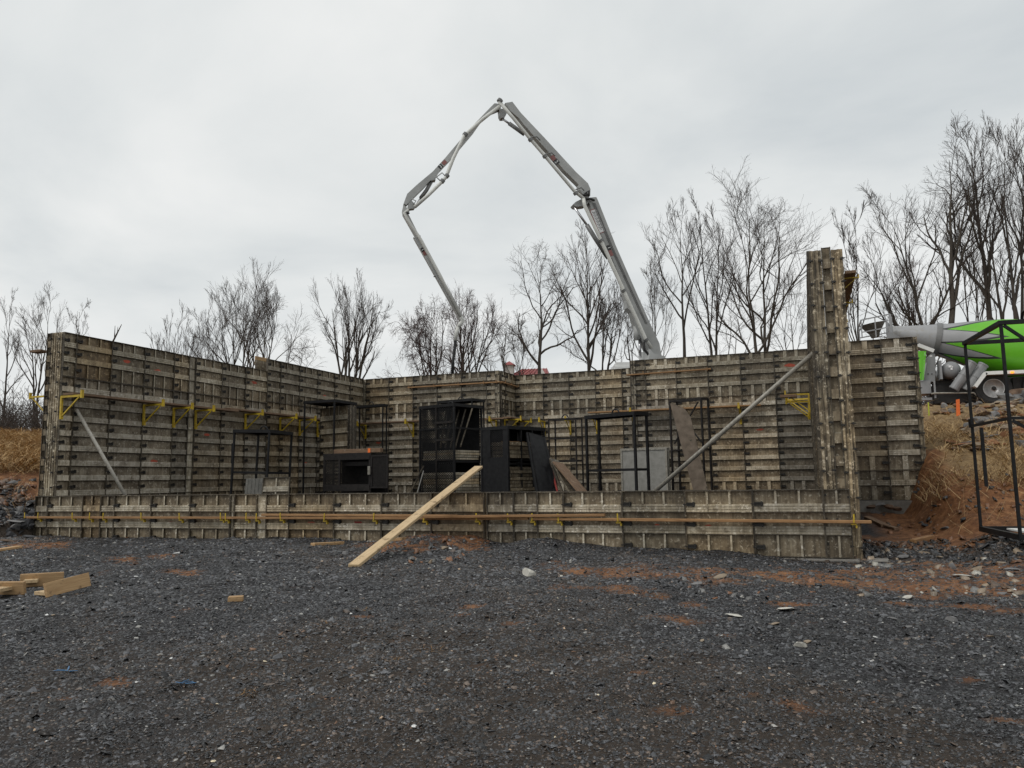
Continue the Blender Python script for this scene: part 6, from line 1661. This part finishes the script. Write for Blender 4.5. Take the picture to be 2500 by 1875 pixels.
MB().loft([(cx0 - 0.62, 0.2, bz(889)), (cx0 + 0.62, 0.2, bz(889)), (cx0 + 0.62, 1.5, bz(889)), (cx0 - 0.62, 1.5, bz(889))], [(cx0 - 0.02, 0.83, bz(878)), (cx0 + 0.02, 0.83, bz(878)), (cx0 + 0.02, 0.87, bz(878)), (cx0 - 0.02, 0.87, bz(878))]).build('tower_roof', M['roofred'], bd)
MB().loft([(1.75, 0.55, re_ + 0.05), (2.75, 0.28, re_ + 0.05), (2.25, 1.0, re_ + 0.9)], [(1.75, 0.70, re_ + 0.05), (2.75, 0.5, re_ + 0.05), (2.25, 1.15, re_ + 0.9)]).build('gable', M['plaster'], bd)

# ------------------------------------------------------------------ rocks
def rock_mesh(seed, flat=0.6, jag=0.35, sub=2):
    rg_ = random.Random(seed); bm = bmesh.new(); bmesh.ops.create_icosphere(bm, subdivisions=sub, radius=0.5)
    planes = [(Vector((rg_.gauss(0, 1), rg_.gauss(0, 1), rg_.gauss(0, 0.8))).normalized(), rg_.uniform(0.22, 0.40)) for _ in range(9)]
    for v_ in bm.verts:
        for nn, d in planes:
            q = v_.co.dot(nn) - d
            if q > 0: v_.co -= nn * q
        v_.co *= 1 + rg_.uniform(-jag, jag) * 0.12
        v_.co.z *= flat
    me = bpy.data.meshes.new('rock'); bm.to_mesh(me); bm.free(); return me
ROCKS = [rock_mesh(i, f, 0.35, 2) for i, f in enumerate([0.5, 0.62, 0.42, 0.72, 0.35, 0.55, 0.25, 0.8])]
SLABS = [rock_mesh(40 + i, f, 0.25, 2) for i, f in enumerate([0.16, 0.22, 0.13])]
def rock_mat(name, c0, c1): return simple(name, c0, c1, 5, 0.85, obj=False, bmp=0.5, rnd=(0.8, 1.15), detail=8)
M['r_grey'] = rock_mat('rock_grey', (0.085, 0.083, 0.085), (0.21, 0.205, 0.20))
M['r_dark'] = rock_mat('rock_dark', (0.022, 0.022, 0.025), (0.075, 0.075, 0.08))
M['r_tan'] = rock_mat('rock_tan', (0.17, 0.125, 0.085), (0.36, 0.29, 0.21))
M['r_white'] = rock_mat('rock_white', (0.40, 0.38, 0.33), (0.66, 0.64, 0.58))
M['r_brown'] = rock_mat('rock_brown', (0.075, 0.046, 0.030), (0.21, 0.14, 0.095))
M['r_clay'] = rock_mat('rock_clay', (0.13, 0.05, 0.02), (0.30, 0.14, 0.06))
_rm = {}
def rock(P, size, mat, label, group=None, slab=False, name='rock', seed=None, asp=None, rot=None, sink=0.3):
    rg_ = random.Random(seed if seed is not None else int(P[0] * 977 + P[1] * 331 + size * 77))
    src = rg_.choice(SLABS if slab else ROCKS)
    key = (src.name, mat)
    if key not in _rm:
        me = src.copy(); me.materials.clear(); me.materials.append(M[mat]); _rm[key] = me
    o = put(name, _rm[key], None, (P[0], P[1], P[2] + size * (0.10 - 0.12 * sink)), (rg_.uniform(-.25, .25), rg_.uniform(-.25, .25), rg_.uniform(0, 6.28) if rot is None else rot))
    a = asp or rg_.uniform(0.6, 0.9); o.scale = (size, size * a, size * rg_.uniform(0.8, 1.1))
    return tag(o, label, 'rock' if name == 'rock' else 'stone', group)
CW = {'r_dark': 'dark', 'r_grey': 'grey', 'r_tan': 'buff', 'r_brown': 'brown', 'r_clay': 'orange-brown', 'r_white': 'white'}
def heap(P, size, mat, where, group, slab):
    return rock(P, size, mat, '%s %s %s' % (CW[mat], 'flat rock' if slab else ('boulder' if size > 0.45 else 'rock'), where), group=group, slab=slab)
def rpx(px, py, wpx, mat, label, **k):
    P = atg(px, py); d = (P - CAM_LOC); dep = d[0] * FWD[0] + d[1] * FWD[1]
    return rock(P, wpx * dep / CAM_F, mat, label, **k)
for a in [(1290, 1405, 44, 'r_white', 'rounded whitish stone lying alone in the gravel right of the leaning plank', False),
          (1918, 1490, 62, 'r_white', 'flat diamond-shaped white slab in the gravel below the right end of the low wall', True),
          (1792, 1505, 54, 'r_white', 'flat pale stone left of the white diamond slab', True),
          (1892, 1524, 30, 'r_tan', 'small cream stone just below the white diamond slab', True),
          (1952, 1578, 52, 'r_white', 'smooth white stone low in the right-hand gravel', False),
          (1972, 1569, 24, 'r_tan', 'small buff stone touching the smooth white stone', False),
          (1760, 1412, 44, 'r_tan', 'broad pale tan stone on the red clay streak before the low wall', True),
          (1702, 1426, 34, 'r_grey', 'flat blue-grey stone left of the broad tan stone', True),
          (1981, 1404, 20, 'r_grey', 'small upright grey stone near the foot of the corner post', False),
          (1862, 1419, 20, 'r_tan', 'small pale stone on the clay between the tan stone and the upright grey stone', True),
          (2216, 1461, 36, 'r_white', 'small white flat stone in the right gravel', True),
          (2217, 1531, 28, 'r_grey', 'dark grey rounded stone in the right gravel', False),
          (2322, 1516, 34, 'r_grey', 'wedge-shaped grey stone in the right gravel', False),
          (2182, 1512, 30, 'r_grey', 'flat grey chip left of the wedge-shaped stone', True),
          (2417, 1555, 24, 'r_tan', 'small pale stone near the right edge of the gravel', True),
          (2385, 1393, 40, 'r_tan', 'buff rectangular stone on the right-hand clay', False),
          (2352, 1409, 62, 'r_white', 'long thin white stone lying on the right-hand clay', True),
          (2325, 1386, 26, 'r_grey', 'grey stone beside the buff rectangular stone', False),
          (2472, 1392, 44, 'r_grey', 'long grey splinter of stone at the right edge', True),
          (2448, 1376, 36, 'r_tan', 'cream flat stone under the right-hand rack', True),
          (2258, 1352, 34, 'r_tan', 'light brown stone at the lip of the clay hollow', True),
          (2296, 1362, 30, 'r_tan', 'second light brown stone in the right-hand clay', True),
          (2208, 1362, 44, 'r_grey', 'flat grey-brown slab right of the corner post', True),
          (2225, 1392, 30, 'r_dark', 'dark slab below the clay hollow', True),
          (2410, 1430, 26, 'r_tan', 'cream chip of stone on the far right clay', True),
          (2445, 1450, 26, 'r_grey', 'grey chip of stone on the far right clay', True),
          (1060, 1346, 26, 'r_grey', 'pointed grey rock on the clay heap beside the leaning plank', False),
          (1086, 1340, 28, 'r_tan', 'tan rock right of the pointed grey rock on the clay heap', False),
          (1132, 1345, 16, 'r_grey', 'small blue-grey rock at the right end of the clay heap', False),
          (1020, 1344, 14, 'r_tan', 'small pale rock left on the clay heap', False),
          (844, 1352, 24, 'r_grey', 'blue-grey rock on the clay left of the leaning plank', False),
          (1097, 1321, 16, 'r_grey', 'light grey rock on top of the clay heap', False),
          (1052, 1374, 20, 'r_tan', 'broken pale rock just in front of the clay heap', False),
          (130, 1503, 16, 'r_tan', 'lone tan pebble below the timber scraps', False),
          (690, 1660, 22, 'r_grey', 'flat grey chip in the middle of the near gravel', True),
          (1235, 1500, 18, 'r_grey', 'grey stone in the open gravel below the rounded white stone', False),
          (1370, 1407, 14, 'r_white', 'little white pebble right of the rounded whitish stone', False),
          (960, 1575, 20, 'r_dark', 'dark flat stone in the centre of the near gravel', True),
          (1715, 1565, 18, 'r_tan', 'flat pinkish stone left of the smooth white stone', True),
          (30, 1184, 36, 'r_grey', 'blue-grey boulder on the raw clay of the left bank', False),
          (18, 1322, 40, 'r_brown', 'brown slab at the left edge of the rubble heap', True),
          (2210, 1232, 38, 'r_grey', 'flat grey slab leaning below the short wall', False),
          (2238, 1204, 22, 'r_dark', 'dark rock in the shadowed clay under the short wall', False),
          (2310, 1291, 30, 'r_grey', 'blocky grey rock at the foot of the right-hand clay face', False),
          (2283, 1237, 24, 'r_dark', 'dark broken rock half way up the right-hand clay face', False),
          (2262, 1285, 26, 'r_dark', 'dark rock below the broken one at the foot of the clay face', False),
          (2420, 1192, 24, 'r_dark', 'dark clod hanging in the clay face behind the right-hand rack', False),
          (2352, 968, 26, 'r_white', 'white lump on the edge of the bank below the mixer truck', False)]:
    rpx(*a[:5], slab=a[5])
# dry stones under the short wall's footing
for i, (px, py, w_) in enumerate([(2128, 1240, 26), (2150, 1234, 26), (2172, 1238, 24), (2140, 1256, 22), (2122, 1262, 20), (2165, 1258, 20), (2190, 1245, 22)]):
    P = aty(px, py, SY - 0.32); rock(P, w_ * 17.5 / CAM_F * 1.25, 'r_grey' if i % 2 else 'r_brown', 'grey-brown stone packed under the footing of the short wall', group='stones packed under the short wall')
# rubble heap left of the low wall
for i in range(48):
    px, py = random.uniform(-5, 82), random.uniform(1248, 1314)
    P = atg(px, py); heap(P, random.uniform(0.14, 0.38), random.choice(['r_dark', 'r_dark', 'r_dark', 'r_grey']), 'in the rubble heap at the left end of the low wall', 'rocks in the left rubble heap', random.random() < .3)
# jumbled rock pile under the mixer truck
for i in range(115):
    px = 2262 + 250 * random.random() ** 0.75; py = random.uniform(985, 1062) if px > 2350 else random.uniform(982, 1012)
    P = atg(px, py); big = px > 2370
    heap(P, random.uniform(0.2, (0.62 if py > 1005 else 0.34) if big else 0.34), random.choice(['r_brown', 'r_brown', 'r_grey', 'r_tan', 'r_clay']), 'in the jumbled pile along the bank edge below the mixer truck', 'rocks piled below the mixer truck', random.random() < .4)
for i in range(26):
    px, py = random.uniform(2448, 2510), random.uniform(955, 990)
    P = atdepth(px, py, 22.5); z = max(float(terr(P[0], P[1])), P[2] - 0.12); P[2] = z
    heap(P, random.uniform(0.35, 0.8), random.choice(['r_brown', 'r_grey', 'r_tan']), 'heaped at the right end of the pile below the mixer truck', 'rocks heaped at the right end of the pile', random.random() < .4)
for i in range(30):
    px, py = random.uniform(2315, 2500), random.uniform(1062, 1100)
    P = atg(px, py); heap(P, random.uniform(0.12, 0.5), random.choice(['r_brown', 'r_grey', 'r_tan', 'r_clay']), 'in the band of rubble across the grassy right bank', 'rocks across the grassy right bank', random.random() < .5)
def stones(name, label, N, px0, px1, py0, py1, smin, smax, cols):
    P = np.array([atg(random.uniform(px0, px1), random.uniform(py0, py1)) for _ in range(N)])
    V, F = chips(N, P[:, 0], P[:, 1], RNG.uniform(smin, smax, N), (0.2, 0.55), 0.3)
    c = np.array([cols[i] for i in RNG.integers(0, len(cols), N)]) * RNG.uniform(0.7, 1.25, (N, 1))
    tag(put(name, np_mesh(name, V, F, M['chip'], {'tone': np.repeat(c, 8, 0)})), kind='stuff', label=label, cat='stones')
BR, CLY, DK, GR, TN = (0.13, 0.085, 0.055), (0.20, 0.09, 0.04), (0.05, 0.05, 0.053), (0.15, 0.147, 0.14), (0.27, 0.21, 0.15)
stones('clods', 'clods and small stones stuck in the raw clay face of the right bank', 150, 2150, 2500, 1150, 1330, 0.010, 0.05, [BR, CLY, CLY, CLY, DK])
stones('flat_stones', 'small flat stones scattered over the right-hand clay', 90, 2080, 2500, 1345, 1460, 0.012, 0.05, [TN, GR, TN, BR, (0.4, 0.38, 0.33)])
stones('flat_stones', 'small rocks and clods over the clay heap beside the leaning plank', 70, 880, 1145, 1318, 1375, 0.012, 0.045, [DK, GR, CLY, CLY])
stones('flat_stones', 'small stones along the red clay streak before the low wall', 50, 1540, 2000, 1395, 1470, 0.015, 0.04, [DK, CLY, GR])
stones('clods', 'small clods and stones on the raw clay of the left bank', 60, 0, 85, 1165, 1235, 0.02, 0.09, [BR, CLY, DK])

# ------------------------------------------------------------------ timber on the ground
# the long plank leaning over the low wall
F0 = atg(863, 1384); P1 = aty(1094, 1193, -0.052); P1[2] = 0.914 + 0.02
d_ = P1 - F0; E1 = F0 + d_ * 1.46
plank('leaning_plank', F0 + np.array([0, 0, 0.012]), E1, 0.155, 0.042, M['lumber_pale'], 'long pale plank leaning from the gravel up over the low wall', 'plank', up=(0, -0.35, 1))
def lumber(px0, py0, px1, py1, w, h, mat, label, dz=0.0, on=True, name='lumber_piece', up=(0, 0, 1)):
    a, c_ = Vector(atg(px0, py0)), Vector(atg(px1, py1))
    a.z += h / 2 + dz; c_.z += h / 2 + dz
    return plank(name, a, c_, w, h, M[mat], label, 'lumber', up=up)
lumber(763, 1333, 836, 1329, 0.09, 0.045, 'lumber', 'short board lying on the gravel left of the leaning plank')
lumber(-12, 1347, 48, 1338, 0.14, 0.04, 'lumber', 'board end lying at the left edge below the rubble heap')
lumber(952, 1322, 986, 1319, 0.12, 0.045, 'lumber', 'short light board behind the leaning plank')
lumber(970, 1308, 1008, 1303, 0.05, 0.14, 'lumber_pale', 'board on edge against the low wall behind the leaning plank', dz=0.02)
lumber(557, 1469, 594, 1467, 0.09, 0.05, 'lumber', 'small wooden block lying alone on the left gravel', name='wood_block')
lumber(2228, 1327, 2275, 1316, 0.09, 0.06, 'waler', 'orange-brown board lying right of the corner post')
lumber(2118, 1268, 2160, 1288, 0.12, 0.06, 'oldplank', 'grey-brown broken timber in the hollow below the short wall')
b_ = lumber(2164, 1288, 2190, 1296, 0.09, 0.05, 'oldplank', 'short dark timber end in the hollow below the short wall')
def scrap(px, py, rot, label, La, Lb, tilt=0.0, off=0.0, flatdir=1, hb=0.14, lift=0.0):
    P = atg(px, py)
    o = empty('timber_scrap', (P[0], P[1], P[2] + 0.005), rot, label, 'timber scrap', None)
    up_ = MB().box(-La / 2, La / 2, -0.019, 0.019, 0, hb)
    me = up_.mesh('board', M['lumber']); bm = bmesh.new(); bm.from_mesh(me); bmesh.ops.bevel(bm, geom=bm.edges[:], offset=0.003, segments=1, affect='EDGES'); bm.to_mesh(me); bm.free()
    q = put('board', me, o, (0, 0, La / 2 * math.sin(lift)), (tilt, -lift, 0))
    fl = MB().box(-0.07, 0.07, 0.021 if flatdir > 0 else -0.021 - Lb, 0.021 + Lb if flatdir > 0 else -0.021, 0, 0.038)
    me = fl.mesh('board', M['lumber_pale']); bm = bmesh.new(); bm.from_mesh(me); bmesh.ops.bevel(bm, geom=bm.edges[:], offset=0.003, segments=1, affect='EDGES'); bm.to_mesh(me); bm.free()
    put('board', me, o, (off, 0, hb * 0.36 if not lift else 0.01))
    nl = MB()
    for z in (0.05, 0.075): nl.lathe([(-0.021, 0.004), (0.019, 0.004)], 6, axis='y')
    return o
scrap(168, 1452, R(88), 'tee-shaped scrap of two nailed boards, the rightmost of three', 0.52, 0.24, R(-12), -0.14, 1, 0.15, R(6))
scrap(102, 1432, R(44), 'tee-shaped scrap of nailed boards farthest back of three', 0.44, 0.10, R(4), -0.1, -1, 0.15)
scrap(24, 1452, R(16), 'tee-shaped scrap of nailed boards cut by the left edge of the picture', 0.36, 0.3, R(10), -0.02, -1, 0.14)
# survey stakes on the right bank
for px, py, hpx, mt_, lb_, w_ in [(2341, 1024, 50, 'orange', 'bright orange survey stake on the right bank', 0.10), (2269, 1022, 40, 'stakegreen', 'thin yellow-green survey stake on the right bank', 0.035)]:
    if mt_ == 'stakegreen': M['stakegreen'] = simple('yellow_green_ribbon', (0.42, 0.50, 0.03), (0.55, 0.62, 0.05), 10, 0.6)
    P = atg(px, py); dep = (P - CAM_LOC)[:2] @ FWD; h_ = hpx * dep / CAM_F
    o = empty('survey_stake', P, 0, lb_, 'stake')
    MB().box(-0.018, 0.018, -0.009, 0.009, -0.1, h_ * 0.9).build('lath', M['lumber'], o)
    MB().loft([(-w_ / 2, -0.014, h_ * 0.15), (w_ / 2 * 0.8, -0.014, h_ * 0.22), (w_ / 2, -0.013, h_), (-w_ / 2 * 0.6, -0.013, h_ * 0.97)], [(-w_ / 2, -0.011, h_ * 0.15), (w_ / 2 * 0.8, -0.011, h_ * 0.22), (w_ / 2, -0.010, h_), (-w_ / 2 * 0.6, -0.010, h_ * 0.97)]).build('ribbon', M[mt_], o)
# scrap of blue plastic and dead grass tufts in the near gravel
for px, py, lb_ in [(165, 1640, 'shred of blue plastic in the near left gravel'), (450, 1670, 'second shred of blue plastic right of the first in the near gravel')]:
    M.setdefault('blue', simple('blue_plastic', (0.03, 0.10, 0.22), (0.06, 0.18, 0.34), 20, 0.4))
    P = atg(px, py); b = MB()
    for k in range(6):
        a = random.uniform(0, 6.28); L = random.uniform(.03, .08); x, y = random.uniform(-.04, .04), random.uniform(-.03, .03)
        b.bar((x, y, 0.012), (x + L * math.cos(a), y + L * math.sin(a), 0.02), 0.008, 0.003)
    tag(b.build('plastic_shred', M['blue'], None, P), lb_, 'plastic')
for px, py, lb_ in [(890, 1490, 'left'), (962, 1610, 'nearest'), (1610, 1455, 'orange-brown'), (1050, 1590, 'middle'), (605, 1692, 'far left'), (790, 1520, 'flattest')]:
    P = atg(px, py); N = 26
    V, F, k = blades(P[0] + RNG.normal(0, .035, N), P[1] + RNG.normal(0, .03, N), RNG.uniform(.02, .07, N), 0.006, RNG.uniform(.8, 2.2, N))
    o = put('grass_tuft', np_mesh('grass_tuft', V, F, M['grass'], {'tone': np.tile(np.array([[0.26, 0.15, 0.06]]), (len(V), 1))})); tag(o, kind='stuff', label='dead brown grass tuft in the gravel, the %s one' % lb_, cat='grass tuft')
